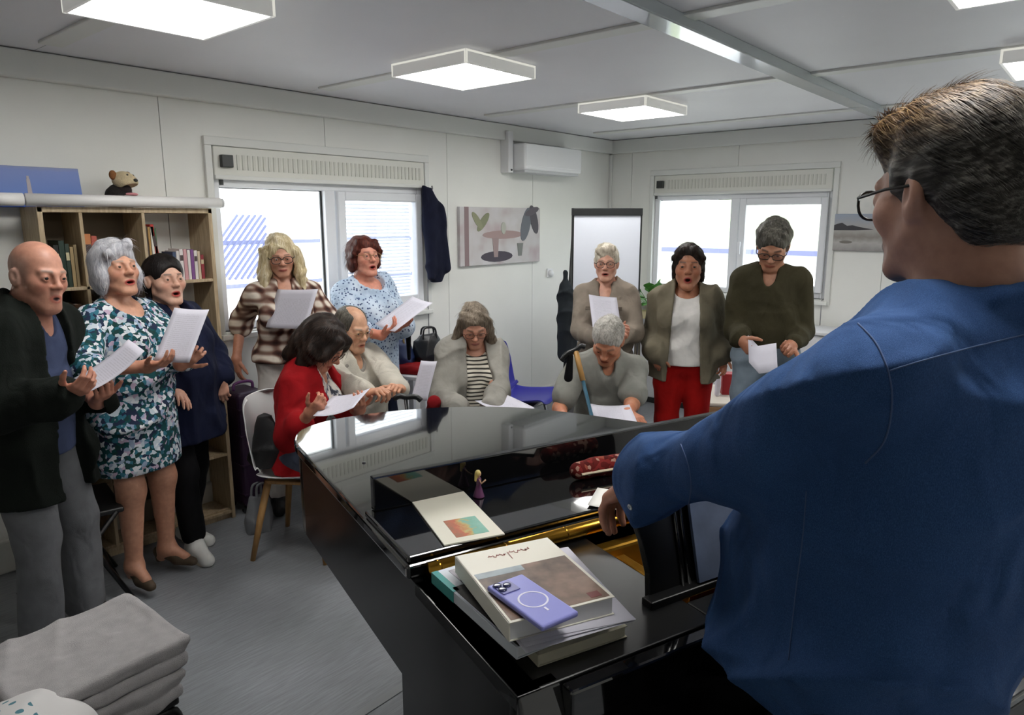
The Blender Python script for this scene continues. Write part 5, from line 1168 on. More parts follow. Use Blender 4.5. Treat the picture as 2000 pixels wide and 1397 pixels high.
def books(cell, x0, z, specs, gap=.001):
    x = x0
    for i, (th, h, col, cn, dp, tl) in enumerate(specs):
        root = empty('book', (x+th/2, BF+.03+dp/2, z), 0, '%s book, %s from left, %s of the bookcase' % (cn, OR[i], cell), 'book', 'books in the oak bookcase')
        root.rotation_euler = (0, R(tl), 0)
        cm = mat('book_cover_'+col, col, .5)
        mb = MB(); t = .002
        mb.box((-th/2, -dp/2, 0), (th/2, -dp/2+t, h)).box((-th/2, -dp/2, 0), (-th/2+t, dp/2, h)).box((th/2-t, -dp/2, 0), (th/2, dp/2, h)).build('cover', cm, root, bevel=.0008)
        box('pages', (-th/2+t, -dp/2+t, .003), (th/2-t, dp/2-.004, h-.003), mat('page_block', 'd8d0bd', .9), root)
        if th > .016 and i % 2 == 0: box('spine_label', (-th/2+.002, -dp/2-.0008, h*.62), (th/2-.002, -dp/2, h*.8), mat('spine_label_'+('dark' if col > '9' else 'pale'), '4a3b3b' if col > '9' else 'cbbf9a', .6), root)
        x += th+gap+(.02 if tl else 0)
books('top left cell', 1.150, 1.405, [(.022, .2, '1d2420', 'black', .15, 0), (.024, .22, '20362c', 'dark green', .15, 0), (.018, .205, '2b3a30', 'dark green', .15, 0), (.016, .19, 'a08a62', 'tan', .14, 0), (.014, .2, '8d7a58', 'tan', .14, 0)])
books('top middle cell', 1.285, 1.405, [(.03, .25, 'c07a4a', 'orange', .16, 0), (.026, .24, 'b35848', 'red', .15, 0), (.022, .22, '6a5a4c', 'brown', .15, 0), (.028, .2, '8d8a80', 'grey', .15, 0)])
books('top right cell', 1.570, 1.405, [(.014, .285, '4a3c30', 'dark brown', .17, 0), (.012, .28, 'a8824a', 'ochre', .17, 0), (.016, .283, 'd8d4c8', 'white', .17, 0), (.012, .275, '4c6a4c', 'green', .17, 0), (.018, .295, 'b8322c', 'red', .17, -6)])
books('top right cell beyond the red book', 1.700, 1.405, [(.018, .15, '3c4a66', 'slate blue', .13, 0), (.016, .155, 'd5cfcc', 'white', .13, 0), (.02, .165, 'dcd4d2', 'white', .13, 0), (.02, .163, 'c9989c', 'pale pink', .13, 0), (.016, .158, 'e0dad6', 'white', .13, 0), (.018, .16, '7a4a86', 'purple', .13, 0), (.018, .155, 'dcd6d0', 'white', .13, 0), (.015, .15, 'c8b49a', 'beige', .13, 0), (.018, .13, '8f3038', 'dark red', .13, 0)])
books('second row, left cell', 1.120, 1.07, [(.03, .25, '4a2c1e', 'brown leather', .17, 0), (.03, .25, '56341f', 'brown leather', .17, 0), (.028, .25, '3c2418', 'darkest brown leather', .17, 0), (.03, .25, '5a3a24', 'brown leather', .17, 0)])
books('second row, middle cell', 1.285, 1.07, [(.03, .24, '5a3a28', 'brown', .17, 0), (.026, .25, '6a2c22', 'rust', .17, 0), (.03, .24, '3f2a20', 'dark brown', .17, 0), (.03, .23, '7a5a3a', 'tan leather', .17, 0), (.028, .24, '2c2420', 'black', .17, 0)])
books('second row, right cell', 1.575, 1.07, [(.03, .22, '2c3038', 'charcoal', .16, 0), (.03, .22, '34384a', 'slate', .16, 0), (.025, .2, '4a4c40', 'olive', .16, 0), (.03, .21, '3a2c2c', 'dark brown', .16, 0)])
# ---- on top of the bookcase
tb = empty('projection_screen_tube', (1.45, 3.765, 1.782), 0, 'long white roll-up screen tube lying along the top of the bookcase', 'screen tube')
wp = mat('white_enamel', 'e4e2e0', .35)
MB().tube([(-.40, 0, .029), (.51, 0, .029)], .028, 16).build('tube', wp, tb, smooth=True); MB().tube([(-.56, 0, .029), (-.41, 0, .029)], .0285, 16).build('end_cap', wp, tb, smooth=True); MB().tube([(.50, 0, .029), (.525, 0, .029)], .024, 16).build('end_plug', mat('plug_grey', 'c4c4c4', .5), tb, smooth=True)
m, nt, b = newmat('seascape_paint'); v = coords(nt); sp = N(nt, 'ShaderNodeSeparateXYZ'); L(nt, v, sp.inputs[0]); n = N(nt, 'ShaderNodeTexNoise'); n.inputs['Scale'].default_value = 14; L(nt, v, n.inputs[0])
L(nt, ramp(nt, math_(nt, 'MULTIPLY_ADD', n.outputs[0], .035, sp.outputs[2]), [(.0, lin('2a3f8c')), (.035, lin('3f63b8')), (.05, lin('5b7fd0')), (.1, lin('6b86c8')), (.19, lin('7d8fc8')), (.21, lin('8a94b8'))]), b.inputs['Base Color']); b.inputs['Roughness'].default_value = .6
pt = empty('seascape_painting', (1.10, 3.93, 1.782), 0, 'blue seascape canvas with a lighthouse leaning on top of the bookcase', 'painting'); pt.rotation_euler = (R(-10), 0, 0)
box('canvas', (-.3, 0, 0), (.245, .02, .19), m, pt, bevel=.002); lm = mat('painted_stone', 'b9b0b4', .7)
MB().add([(.02-.008, -.0012, .04), (.02+.012, -.0012, .04), (.02+.010, -.0012, .13), (.02-.004, -.0012, .13), (.02-.008, .001, .04), (.02+.012, .001, .04), (.02+.010, .001, .13), (.02-.004, .001, .13)], [(0, 1, 2, 3), (4, 7, 6, 5), (0, 4, 5, 1), (1, 5, 6, 2), (2, 6, 7, 3), (3, 7, 4, 0)]).box((.02-.002, -.0012, .13), (.02+.008, .001, .145)).build('painted_lighthouse', lm, pt)
box('painted_shore', (-.3, -.0009, .02), (.05, .001, .045), mat('painted_shore', '7a6c80', .7), pt)
pp = empty('dog_puppet', (1.515, 3.87, 1.782), R(30), 'plush dog puppet with open pink mouth sitting on the bookcase', 'puppet'); pf = lambda n_, c: mat(n_, c, .95, var=.15, vscale=60, bmp=.8, bscale=300)
f = F(); f.ell((-.01, .025, .045), (.07, .06, .06)); soft('body', f, pf('plush_black', '17120f'), .005, folds(.004, 2), parent=pp)
f = F(); f.ell((0, .0, .135), (.055, .05, .045)); f.ell((0, -.035, .125), (.042, .035, .03)); f.ell((0, -.055, .085), (.05, .06, .034), k=.006, op='s'); soft('head', f, pf('plush_cream', 'cdbb98'), .004, parent=pp)
f = F(); f.ell((0, -.025, .05), (.046, .045, .02)); f.ell((0, -.03, .072), (.04, .045, .018), k=.005, op='s'); soft('jaw', f, pf('plush_white', 'd9d3c8'), .004, parent=pp)
f = F(); f.ell((0, .0, .088), (.042, .03, .03)); soft('mouth_lining', f, mat('mouth_dark', '1a0c0c', .9), .004, parent=pp)
f = F(); f.ell((0, -.035, .066), (.03, .036, .009)); soft('tongue', f, mat('plush_pink', 'd08a90', .9), .004, parent=pp)
f = F(); f.ell((0, -.07, .135), (.014, .009, .009)); soft('nose', f, mat('puppet_nose', '120e0d', .4), .003, parent=pp)
for x in (-.055, .05): f = F(); f.ell((x, .012, .158), (.022, .014, .024)); soft('ear', f, pf('plush_brown', '8a5a34'), .004, parent=pp)
for x in (-.02, .02): f = F(); f.ell((x, -.042, .158), (.007, .006, .007)); soft('eye', f, mat('puppet_nose', '120e0d', .4), .0025, parent=pp)
# ---- air conditioner, wall pictures, thermostat
ac = empty('air_conditioner', (5.0, YW, 2.11), 0, 'white wall mounted air conditioner near the far left corner', 'air conditioner'); wpl = mat('appliance_white', 'e6e7e8', .35)
MB().box((-.36, -.21, .02), (.45, 0, .235)).build('casing', wpl, ac, bevel=.02, segs=4); MB().box((-.35, -.213, .05), (.44, -.2, .23)).build('front_cover', wpl, ac, bevel=.008); MB().box((-.34, -.19, .0), (.43, -.03, .025)).build('air_flap', mat('appliance_grey', 'c4c6c8', .4), ac, bevel=.006)
box('cable_duct', (-.43, -.09, .0), (-.37, 0, .33), wpl, ac, bevel=.004); MB().lathe([(.008, 0), (.008, .008)], 10, (-.40, -.094, .02), rot=rotm(90)).build('duct_screw', dark_m, ac)
def picture(name, root_kw, w_, h_, stops_mat, loc, rz, inlays):
    r_ = empty(name, loc, rz, **root_kw); box('canvas', (0, -.03, 0), (w_, 0, h_), stops_mat, r_, bevel=.003)
    for ii, (nm, kind, p, m_) in enumerate(inlays):
        mb = MB(); yo = -.0312-.0004*ii
        if kind == 'poly':
            k_ = len(p); mb.add([(x, yo, z) for x, z in p]+[(x, -.029, z) for x, z in p], [tuple(range(k_)), tuple(range(k_, 2*k_))[::-1]]+[(i, k_+i, k_+(i+1) % k_, (i+1) % k_) for i in range(k_)])
        mb.build(nm, m_, r_)
    return r_
def ellp(cx, cz, rx, rz, n=18, a=0): return [(cx+rx*math.cos(t)*math.cos(a)-rz*math.sin(t)*math.sin(a), cz+rx*math.cos(t)*math.sin(a)+rz*math.sin(t)*math.cos(a)) for t in np.linspace(0, 2*math.pi, n, endpoint=False)]
m, nt, b = newmat('veranda_print'); v = coords(nt); n = N(nt, 'ShaderNodeTexNoise'); n.inputs['Scale'].default_value = 5; L(nt, v, n.inputs[0])
L(nt, ramp(nt, n.outputs[0], [(.3, lin('b8a8ac')), (.5, lin('c6c2c2')), (.7, lin('cfcccf'))]), b.inputs['Base Color']); b.inputs['Roughness'].default_value = .6
pk = lambda c: mat('print_'+c, c, .65)
picture('veranda_picture', dict(label='canvas print of a table with plants on a veranda, on the left wall', cat='picture'), 1.02, .47, m, (4.05, YW, 1.355), 0, [
    ('painted_post', 'poly', [(.05, 0), (.1, 0), (.1, .47), (.05, .47)], pk('8f7a7c')), ('painted_rug', 'poly', ellp(.44, .065, .2, .045), pk('4a4450')), ('painted_table_top', 'poly', ellp(.52, .245, .26, .035), pk('a8908e')),
    ('painted_table_leg', 'poly', [(.4, .06), (.45, .06), (.46, .22), (.38, .22)], pk('a08c8c')), ('painted_leaf', 'poly', ellp(.27, .35, .1, .035, a=.8), pk('84876c')), ('painted_leaf', 'poly', ellp(.2, .36, .09, .03, a=2.3), pk('8f9074')),
    ('painted_palm_leaf', 'poly', ellp(.82, .33, .15, .06, a=1.25), pk('6c7078')), ('painted_palm_leaf', 'poly', ellp(.93, .37, .13, .05, a=1.9), pk('56525a')), ('painted_palm_leaf', 'poly', ellp(.9, .44, .1, .03, a=.3), pk('625c64')), ('painted_chair', 'poly', [(.72, .06), (.76, .06), (.78, .17), (.7, .17)], pk('7d807c')), ('painted_jug', 'poly', ellp(.52, .3, .03, .05), pk('b2b4aa'))])
m, nt, b = newmat('beach_print'); v = coords(nt); sp = N(nt, 'ShaderNodeSeparateXYZ'); L(nt, v, sp.inputs[0]); n = N(nt, 'ShaderNodeTexNoise'); n.inputs['Scale'].default_value = 22; n.inputs['Detail'].default_value = 4; L(nt, v, n.inputs[0])
L(nt, ramp(nt, math_(nt, 'MULTIPLY_ADD', n.outputs[0], .06, sp.outputs[2]), [(.03, lin('8f8b88')), (.09, lin('b3b0ae')), (.14, lin('8d8880')), (.19, lin('a9a6a2')), (.24, lin('a8a8aa')), (.32, lin('9aa4b4'))]), b.inputs['Base Color'])
picture('beach_picture', dict(label='pale beach picture with dark rocks between the two back windows', cat='picture'), .48, .295, m, (XW, 1.825, 1.475), -math.pi/2, [
    ('painted_rocks', 'poly', [(.0, .165), (.16, .165), (.30, .172), (.2, .19), (.14, .205), (.1, .2), (.06, .225), (.02, .215), (0, .205)], pk('3e3c40')), ('painted_rocks', 'poly', ellp(.1, .07, .05, .012), pk('77736c'))])
th = empty('thermostat', (5.25, YW-.002, 1.2), 0, 'small white thermostat knob on the left wall by the corner', 'thermostat'); box('plate', (-.04, -.012, 0), (.04, 0, .08), wpl, th, bevel=.003); MB().lathe([(.03, 0), (.028, .02), (.02, .026)], 18, (.0, -.012, .035), rot=rotm(90)).build('dial', wpl, th, smooth=True)
# ---- coat hanging by the window
f = F(); cx, cz = 3.74, 1.255
f.loft((cx, 3.955, cz), [(0, -.0, 0, .05, .035), (.12, .01, 0, .1, .05), (.3, 0, 0, .095, .055), (.5, -.02, 0, .075, .05), (.62, -.04, 0, .055, .04), (.70, -.05, .02, .03, .03)], I3, .03); f.cone((3.70, 3.94, 1.85), (3.665, 3.93, 1.30), .03, .028, .02); f.cone((3.76, 3.93, 1.8), (3.82, 3.93, 1.36), .035, .04, .02)
soft('hanging_coat', f, cloth('coat_navy', '171a2c', bs=300), .008, folds(.005, .9, .5), label='dark navy coat hanging beside the left window', cat='coat')
hk = empty('coat_hook', (3.72, YW, 1.93), 0, 'small metal hook holding the navy coat beside the window', 'hook'); MB().tube([(0, 0, 0), (0, -.05, 0), (0, -.075, .02), (0, -.07, .04)], .006, 8).build('prong', mat('steel_hook', '8a8a8a', .3, .9), hk, smooth=True); box('hook_plate', (-.015, -.006, -.03), (.015, 0, .03), mat('steel_hook', '8a8a8a', .3, .9), hk)
# ---- whiteboard on a stand, jacket on it
a = at_a(1116, 520, 5.45); c = at_a(1250, 520, 5.6); u = nrm((c-a)*[1, 1, 0]); wd = np.linalg.norm((c-a)[:2]); wb_ = empty('whiteboard', (a[0], a[1], 0), math.atan2(u[1], u[0]), 'tall freestanding whiteboard with a black frame near the corner', 'whiteboard')
bk = mat('frame_black', '17191a', .4); box('board', (.012, -.008, .52), (wd-.012, .008, 1.78), mat('board_white', 'd8dce6', .22), wb_); zt = 1.81
MB().box((0, -.02, zt-.055), (wd, .02, zt)).build('frame_top', bk, wb_, bevel=.003)
for x in (0, wd-.012): MB().box((x, -.012, .5), (x+.012, .012, zt-.05)).build('frame_side', bk, wb_)
MB().box((0, -.03, .49), (wd, .012, .52)).build('pen_tray', bk, wb_)
for x in (.02, wd-.04): MB().tube([(x, .02, 1.7), (x+.0, .25, .0)], .012, 8).tube([(x, 0, .5), (x, -.12, 0)], .012, 8).build('leg', bk, wb_, smooth=True)
f = F(); p = at_a(1104, 560, 5.40); p2 = at_a(1108, 690, 5.40); f.cone(p, p2, .045, .075, .02); f.ell((p+p2)/2, (.07, .06, .25)); f.cone(p+np.array([0, 0, .02]), p+np.array([0, 0, .1]), .02, .01, .02)
soft('hanging_jacket', f, cloth('jacket_charcoal', '24282c'), .008, folds(.005, 1.2, 1.), label='dark jacket hanging at the left edge of the whiteboard', cat='jacket')
# ---- white cabinets under the back window
for i, (y0, y1) in enumerate(((2.72, 3.42), (2.0, 2.70), (1.28, 1.98))):
    lab = ('white low cabinet below the potted plant at the back wall', 'white low cabinet behind the woman in red trousers', 'white low cabinet under the kettle at the back wall')[i]
    cb = empty('cabinet', (6.0, (y0+y1)/2, 0), 0, lab, 'cabinet', 'white cabinets along the back wall'); hw = (y1-y0)/2; cm = mat('cabinet_white', 'd6d6d8', .4)
    box('body', (-.16, -hw, .06), (.2, hw, .82), cm, cb, bevel=.003); box('top', (-.2, -hw-.003, .82), (.2, hw+.003, .845), cm, cb, bevel=.004); box('plinth', (-.13, -hw+.01, 0), (.2, hw-.01, .06), dark_m, cb)
    for s_ in (-1, 1):
        d_ = box('door', (-.18, min(0, s_*hw)+.003, .07), (-.162, max(0, s_*hw)-.003, .81), cm, cb, bevel=.003); box('handle', (-.2, s_*.04-.006, .6), (-.182, s_*.04+.006, .72), mat('steel_hook', '8a8a8a', .3, .9), d_, bevel=.002)
# ---- potted plant on the cabinet
pc = at_a(1266, 600, 6.5); pl = empty('potted_plant', (pc[0], pc[1], .845), 0, 'bushy green potted plant on the white cabinet by the back window', 'plant')
MB().lathe([(.055, 0), (.075, .12), (.08, .13), (.07, .13), (.065, .11)], 18).build('pot', mat('pot_white', 'c9c8c6', .5), pl, smooth=True); leafm = mat('leaf_green', '4f8a3c', .5, var=.25, vscale=20); rs = random.Random(3)
for i in range(46):
    az = rs.uniform(0, 6.28); el_ = rs.uniform(.2, 1.3); ln = rs.uniform(.1, .24); tip = np.array([math.cos(az)*math.cos(el_), math.sin(az)*math.cos(el_), math.sin(el_)*.8])*ln+np.array([0, 0, .12]); bs_ = np.array([0, 0, .11]); sd = np.array([-math.sin(az), math.cos(az), 0]); d_ = nrm(tip-bs_)
    MB().tube([bs_, (bs_+tip)/2+np.array([0, 0, .01]), tip], .0018, 5).build('stem', leafm, pl); L_ = rs.uniform(.075, .12); w_ = L_*.45; dn = np.array([0, 0, -.35]); G = []
    for t in np.linspace(0, 1, 6): G.append([tip+(d_+dn*t)*L_*t+sd*w_*math.sin(math.pi*min(t*1.0+.02, .98))*k_+np.array([0, 0, -.012*abs(k_)]) for k_ in (-1, 0, 1)])
    MB().grid(G).build('leaf', leafm, pl, smooth=True, solid=.0008)
fp = at_a(1262, 632, 6.4); fb = empty('cream_box', (fp[0]-.02, fp[1], .845), .4, 'small cream box with an open lid on the white cabinet', 'box'); box('body', (-.05, -.05, 0), (.05, .05, .07), mat('cream_card', 'cfc39a', .8), fb, bevel=.003); MB().box((-.05, .045, .07), (.05, .05, .14), rot=rotm(-15)).build('lid', mat('cream_card', 'cfc39a', .8), fb)
kp = at_a(1606, 640, 6.05); kt = empty('kettle', (kp[0], kp[1], .845), 0, 'black kettle with a chrome band behind the man in olive', 'kettle'); MB().lathe([(.07, 0), (.075, .02), (.07, .1)], 20).build('body', dark_m, kt, smooth=True); MB().lathe([(.072, .1), (.072, .118)], 20).build('band', mat('chrome', 'd0d0d0', .15, 1.0), kt, smooth=True); MB().lathe([(.07, .118), (.06, .15), (.03, .17), (.008, .175), (.012, .19), (.002, .195)], 20).build('lid', dark_m, kt, smooth=True); MB().tube([(.07, 0, .14), (.11, 0, .13), (.11, 0, .05), (.072, 0, .03)], .01, 8).build('handle', dark_m, kt, smooth=True)
# ---- bench with red box and towel behind the woman in red trousers
bp = at_a(1408, 795, 5.05); bn = empty('bench', (bp[0], bp[1], 0), R(30), 'low cream bench behind the woman in red trousers', 'bench'); box('seat', (-.3, -.2, .40), (.3, .2, .44), mat('bench_wood', 'a9825c', .5), bn, bevel=.006)
MB().box((-.3, -.2, .44), (.3, .2, .47)).build('pad', mat('bench_pad', 'cfc6ba', .85), bn, bevel=.012, segs=3)
for x in (-.26, .26):
    for y in (-.16, .16): MB().box((x-.02, y-.02, 0), (x+.02, y+.02, .40)).build('leg', mat('bench_wood', 'a9825c', .5), bn, bevel=.003)
rp = at_a(1418, 772, 5.05); rb = empty('red_box', (rp[0], rp[1], .47), R(35), 'red cardboard box standing on the cream bench', 'box'); box('body', (-.05, -.04, 0), (.05, .04, .15), mat('red_card', '96121a', .6), rb, bevel=.003); box('lid', (-.053, -.043, .135), (.053, .043, .155), mat('red_card', '96121a', .6), rb, bevel=.003)
tw = at_a(1401, 772, 4.98); f = F(); f.box((tw[0], tw[1], .56), (.03, .014, .09), rotm(0, 0, 30), .01); soft('white_towel', f, cloth('towel_white', 'd5d0da'), .006, folds(.004, 2.), label='rolled white towel standing on the cream bench', cat='towel')
sg = at_a(1427, 760, 5.62); st = empty('sign_stand', (sg[0], sg[1], 0), R(-140), 'thin white stand with a small red plate beside the man in olive', 'stand'); MB().tube([(0, 0, .02), (0, 0, 1.0)], .012, 10).build('pole', wp, st, smooth=True); MB().lathe([(.12, 0), (.12, .012), (.02, .025)], 20).build('base', wp, st); box('plate', (-.035, -.006, .93), (.035, .006, 1.06), mat('red_card', '96121a', .6), st, bevel=.004)
# ---- chairs
def shell_chair(label, pos, heading, shell_c, legs='wood', group='shell chairs', zs=.43):
    r_ = empty('shell_chair', (pos[0], pos[1], 0), R(heading-90), label, 'chair', group); prof = catmull([(.215, zs-.012), (.19, zs+.008), (.08, zs-.004), (-.06, zs-.012), (-.15, zs+.004), (-.195, zs+.06), (-.215, zs+.15), (-.235, zs+.27), (-.255, zs+.37), (-.262, zs+.40)], 4); G = []
    for k_, (y, z) in enumerate(prof):
        t = k_/(len(prof)-1); row = []
        for u_ in np.linspace(-1, 1, 13):
            w_ = .215+.02*math.sin(t*math.pi) if t < .8 else .215-.09*((t-.8)/.2)**2; cu = .045*abs(u_)**2.6
            row.append((u_*w_, y+(cu*1.2 if t > .45 else 0), z+(cu if t < .55 else 0)))
        G.append(row)
    MB().grid(G).build('seat_shell', shell_c, r_, smooth=True, solid=.008, sub=1)
    wd_ = mat('beech_wood', 'a9804f', .5, var=.12, vscale=20, stretch=(4, 4, .6)); mt = mat('chair_steel', '9a9a9c', .3, .9)
    for x, y in ((-1, -1), (1, -1), (1, 1), (-1, 1)):
        top = (x*.13, y*.12-.01, zs-.02); bot = (x*.21, y*.195-.01, 0)
        if legs == 'wood': MB().tube([top, ((top[0]+bot[0])/2, (top[1]+bot[1])/2, zs/2), bot], [.019, .0175, .0125], 12).build('leg', wd_, r_, smooth=True)
        else: MB().tube([top, bot], .011, 10).build('leg', mt, r_, smooth=True)
    MB().box((-.15, -.14, zs-.035), (.15, .12, zs-.018)).build('seat_frame', wd_ if legs == 'wood' else mt, r_, bevel=.004)
    return r_
white_sh = mat('chair_white_plastic', 'dcdcdc', .35); blue_sh = mat('chair_blue_plastic', '23238f', .35); grey_sh = mat('chair_grey_plastic', '6a6a6e', .4)
shell_chair('white shell chair with wooden legs under the woman in the red jacket', (1.985, 3.15), face((1.985, 3.15), 66), white_sh)
shell_chair('white shell chair under the elderly man in the pale sweater', (2.475, 3.35), face((2.475, 3.35), 44), white_sh)
shell_chair('blue shell chair under the woman in the striped top', (3.08, 2.97), face((3.08, 2.97), 12), blue_sh, 'metal')
shell_chair('grey shell chair under the man in the polo shirt', (3.40, 2.21), face((3.40, 2.21), 4), grey_sh, 'metal')
p = at_z(1030, 775, .44); shell_chair('empty royal blue shell chair next to the woman in stripes', (p[0]-.02, p[1]+.02), face(p, 72), blue_sh, 'metal')
p = at_a(815, 735, 4.85); bt_r = R(20); tb2 = empty('side_table', (p[0], p[1], 0), bt_r, 'white side table carrying the bags by the left wall', 'table'); box('top', (-.26, -.2, .675), (.26, .2, .70), mat('cabinet_white', 'd6d6d8', .4), tb2, bevel=.004)
for x in (-.23, .23):
    for y in (-.17, .17): box('leg', (x-.02, y-.02, 0), (x+.02, y+.02, .675), mat('cabinet_white', 'd6d6d8', .4), tb2, bevel=.003)
fq = F(); fq.box((p[0], p[1], .725), (.2, .15, .024), rotm(0, 0, 20), .015); soft('red_blanket', fq, cloth('blanket_red', '7a1014'), .007, folds(.005, 1.5), label='folded dark red blanket on the white side table under the bags', cat='blanket')
bagp = p
# black folding chair behind the bald man
fp_ = at_z(190, 1110, 0); fc = empty('folding_chair', (.98, 3.50, 0), R(-100), 'black folding chair between the bald man and the woman in the floral dress', 'chair')
MB().box((-.2, -.19, .43), (.2, .2, .455)).build('seat', mat('black_vinyl', '141416', .4), fc, bevel=.01, segs=3); MB().box((-.2, -.215, .7), (.2, -.195, .86)).build('backrest', mat('black_vinyl', '141416', .4), fc, bevel=.008)
bt = mat('black_tube', '121213', .35, .3)
for x in (-.21, .21):
    MB().tube([(x, .2, .0), (x, -.21, .87)], .011, 10).build('leg', bt, fc, smooth=True); MB().tube([(x*.93, -.21, 0), (x*.93, .17, .44)], .011, 10).build('leg', bt, fc, smooth=True)
MB().tube([(-.21, .15, .11), (.21, .15, .11)], .008, 8).build('crossbar', bt, fc, smooth=True); MB().tube([(-.195, -.15, .08), (.195, -.15, .08)], .008, 8).build('crossbar', bt, fc, smooth=True)
# ---- cushions on a stool, bottom left
c0, c1, c2 = at_z(246, 1160, .60), at_z(396, 1228, .60), at_z(-8, 1262, .60); eu = nrm(c2-c0); L1 = np.linalg.norm(c2-c0)+.06; ev = nrm((c1-c0)-eu*((c1-c0) @ eu)); L2 = .36; cc = c0+eu*L1/2+ev*L2/2; RM = np.stack([eu, ev, [0, 0, 1]], 1)
if np.linalg.det(RM) < 0: RM[:, 0] *= -1
linen = mat('linen_grey', 'a9a6a6', .95, var=.08, vscale=30, bmp=.5, bscale=500)
def folded(z, th, label, dx=0., seed=0.):
    f = F(); c = cc+RM @ np.array([dx, 0, 0])
    for k_ in (0, 1):
        zc = z+th*(.27+.46*k_); f.box((c[0], c[1], zc), (L1/2, L2/2, th*.225), RM, th*.17, .002)
    for s_, t_ in ((-1, -1), (1, -1)): pass
    top_ = z+th*.96
    for (x0, y0, x1, y1) in ((-L1/2, -L2/2, L1/2, -L2/2), (-L1/2, -L2/2, -L1/2, L2/2), (L1/2, -L2/2, L1/2, L2/2), (-L1/2, L2/2, L1/2, L2/2)): f.cone(c+RM @ np.array([x0*.97, y0*.97, 0])+[0, 0, top_-.008-c[2]], c+RM @ np.array([x1*.97, y1*.97, 0])+[0, 0, top_-.008-c[2]], .010, .010, .012)
    for x in (-.25, .1): q = c+RM @ np.array([x*L1, -.02, 0]); f.ell((q[0], q[1], top_+.006), (.03, .03, .012), I3, .02, 's')
    return soft('cushion', f, linen, .006, folds(.0035, 1.4, seed), label=label, cat='cushion', group='folded grey cushions')
folded(.42, .085, 'lower folded grey linen cushion on the stool', .02, 1.); folded(.505, .095, 'upper folded grey linen cushion with piped edge, bottom left', 0., 2.)
so = empty('stool', (cc[0], cc[1], 0), math.atan2(RM[1, 0], RM[0, 0]), 'black tubular stool carrying the folded cushions', 'stool'); MB().box((-L1/2+.03, -L2/2+.02, .395), (L1/2-.03, L2/2-.02, .418)).build('seat', mat('black_vinyl', '141416', .4), so, bevel=.006)
for s_ in (-1, 1): MB().tube(catmull([(-L1/2+.02, s_*.15, 0), (-L1/2+.03, s_*.15, .33), (-L1/2+.09, s_*.15, .385), (L1/2-.09, s_*.15, .385), (L1/2-.03, s_*.15, .33), (L1/2-.02, s_*.15, 0)], 5), .013, 10).build('leg_loop', bt, so, smooth=True)
q = cc+RM @ np.array([.05, L2/2-.005, 0]); MB().box((-.016, -.001, -.03), (.016, .001, .0)).build('care_label', mat('label_white', 'dcdcdc', .8), None, loc=(q[0]+ev[0]*.02, q[1]+ev[1]*.02, .44), rz=math.atan2(RM[1, 0], RM[0, 0]), label='small white care label sticking out of the folded cushions', cat='label')
m, nt, b = newmat('dotted_linen'); v = coords(nt); vo = N(nt, 'ShaderNodeTexVoronoi'); vo.inputs['Scale'].default_value = 30; L(nt, v, vo.inputs['Vector']); sp = N(nt, 'ShaderNodeSeparateColor'); L(nt, vo.outputs['Color'], sp.inputs[0])
msk = math_(nt, 'MULTIPLY', math_(nt, 'LESS_THAN', vo.outputs['Distance'], .26), math_(nt, 'GREATER_THAN', sp.outputs[0], .3)); tc = N(nt, 'ShaderNodeTexCoord'); s3 = N(nt, 'ShaderNodeSeparateXYZ'); L(nt, v, s3.inputs[0]); msk = math_(nt, 'MULTIPLY', msk, math_(nt, 'LESS_THAN', s3.outputs[0], .06))
L(nt, mixc(nt, msk, lin('d5d3d2'), lin('4f7f8c')), b.inputs['Base Color']); b.inputs['Roughness'].default_value = .9
pc_ = at_z(25, 1468, .54); f = F(); f.ell((pc_[0], pc_[1], .52), (.17, .14, .10), rotm(0, 0, 40)); f.box((pc_[0]-.02, pc_[1], .50), (.16, .14, .06), rotm(0, 0, 40), .05, .06)
soft('white_pillow', f, m, .008, folds(.006, 1.2), label='white pillow with teal dots in the bottom left corner', cat='pillow')
ps = empty('low_table', (pc_[0]-.02, pc_[1]-.05, 0), R(40), 'small dark side table under the white dotted pillow', 'table'); box('top', (-.13, -.11, .40), (.13, .11, .425), psatin, ps, bevel=.004)
for x in (-.11, .11):
    for y in (-.09, .09): box('leg', (x-.015, y-.015, 0), (x+.015, y+.015, .40), psatin, ps)
# ---- bags and suitcase
sp_ = at_z(462, 985, 0); sc_ = empty('suitcase', (2.06, 3.87, 0), 0, 'tall dark purple suitcase at the end of the bookcase', 'suitcase'); pm = mat('purple_shell', '2e1a34', .45); MB().box((-.09, -.12, .04), (.09, .12, .74)).build('shell', pm, sc_, bevel=.03, segs=4)
for z in (.12, .3, .48, .64): MB().box((-.092, -.124, z), (.092, .124, z+.008)).build('rib', pm, sc_)
MB().tube(catmull([(-.06, -.02, .74), (-.055, -.02, .775), (0, -.02, .785), (.055, -.02, .775), (.06, -.02, .74)], 4), .009, 8).build('handle', mat('purple_grip', '6a3a72', .5), sc_, smooth=True)
for x in (-.07, .07):
    for y in (-.08, .08): MB().lathe([(.004, -.012), (.02, -.012), (.02, .012), (.004, .012)], 12, (x, y, .02), rot=rotm(90)).build('wheel', dark_m, sc_)
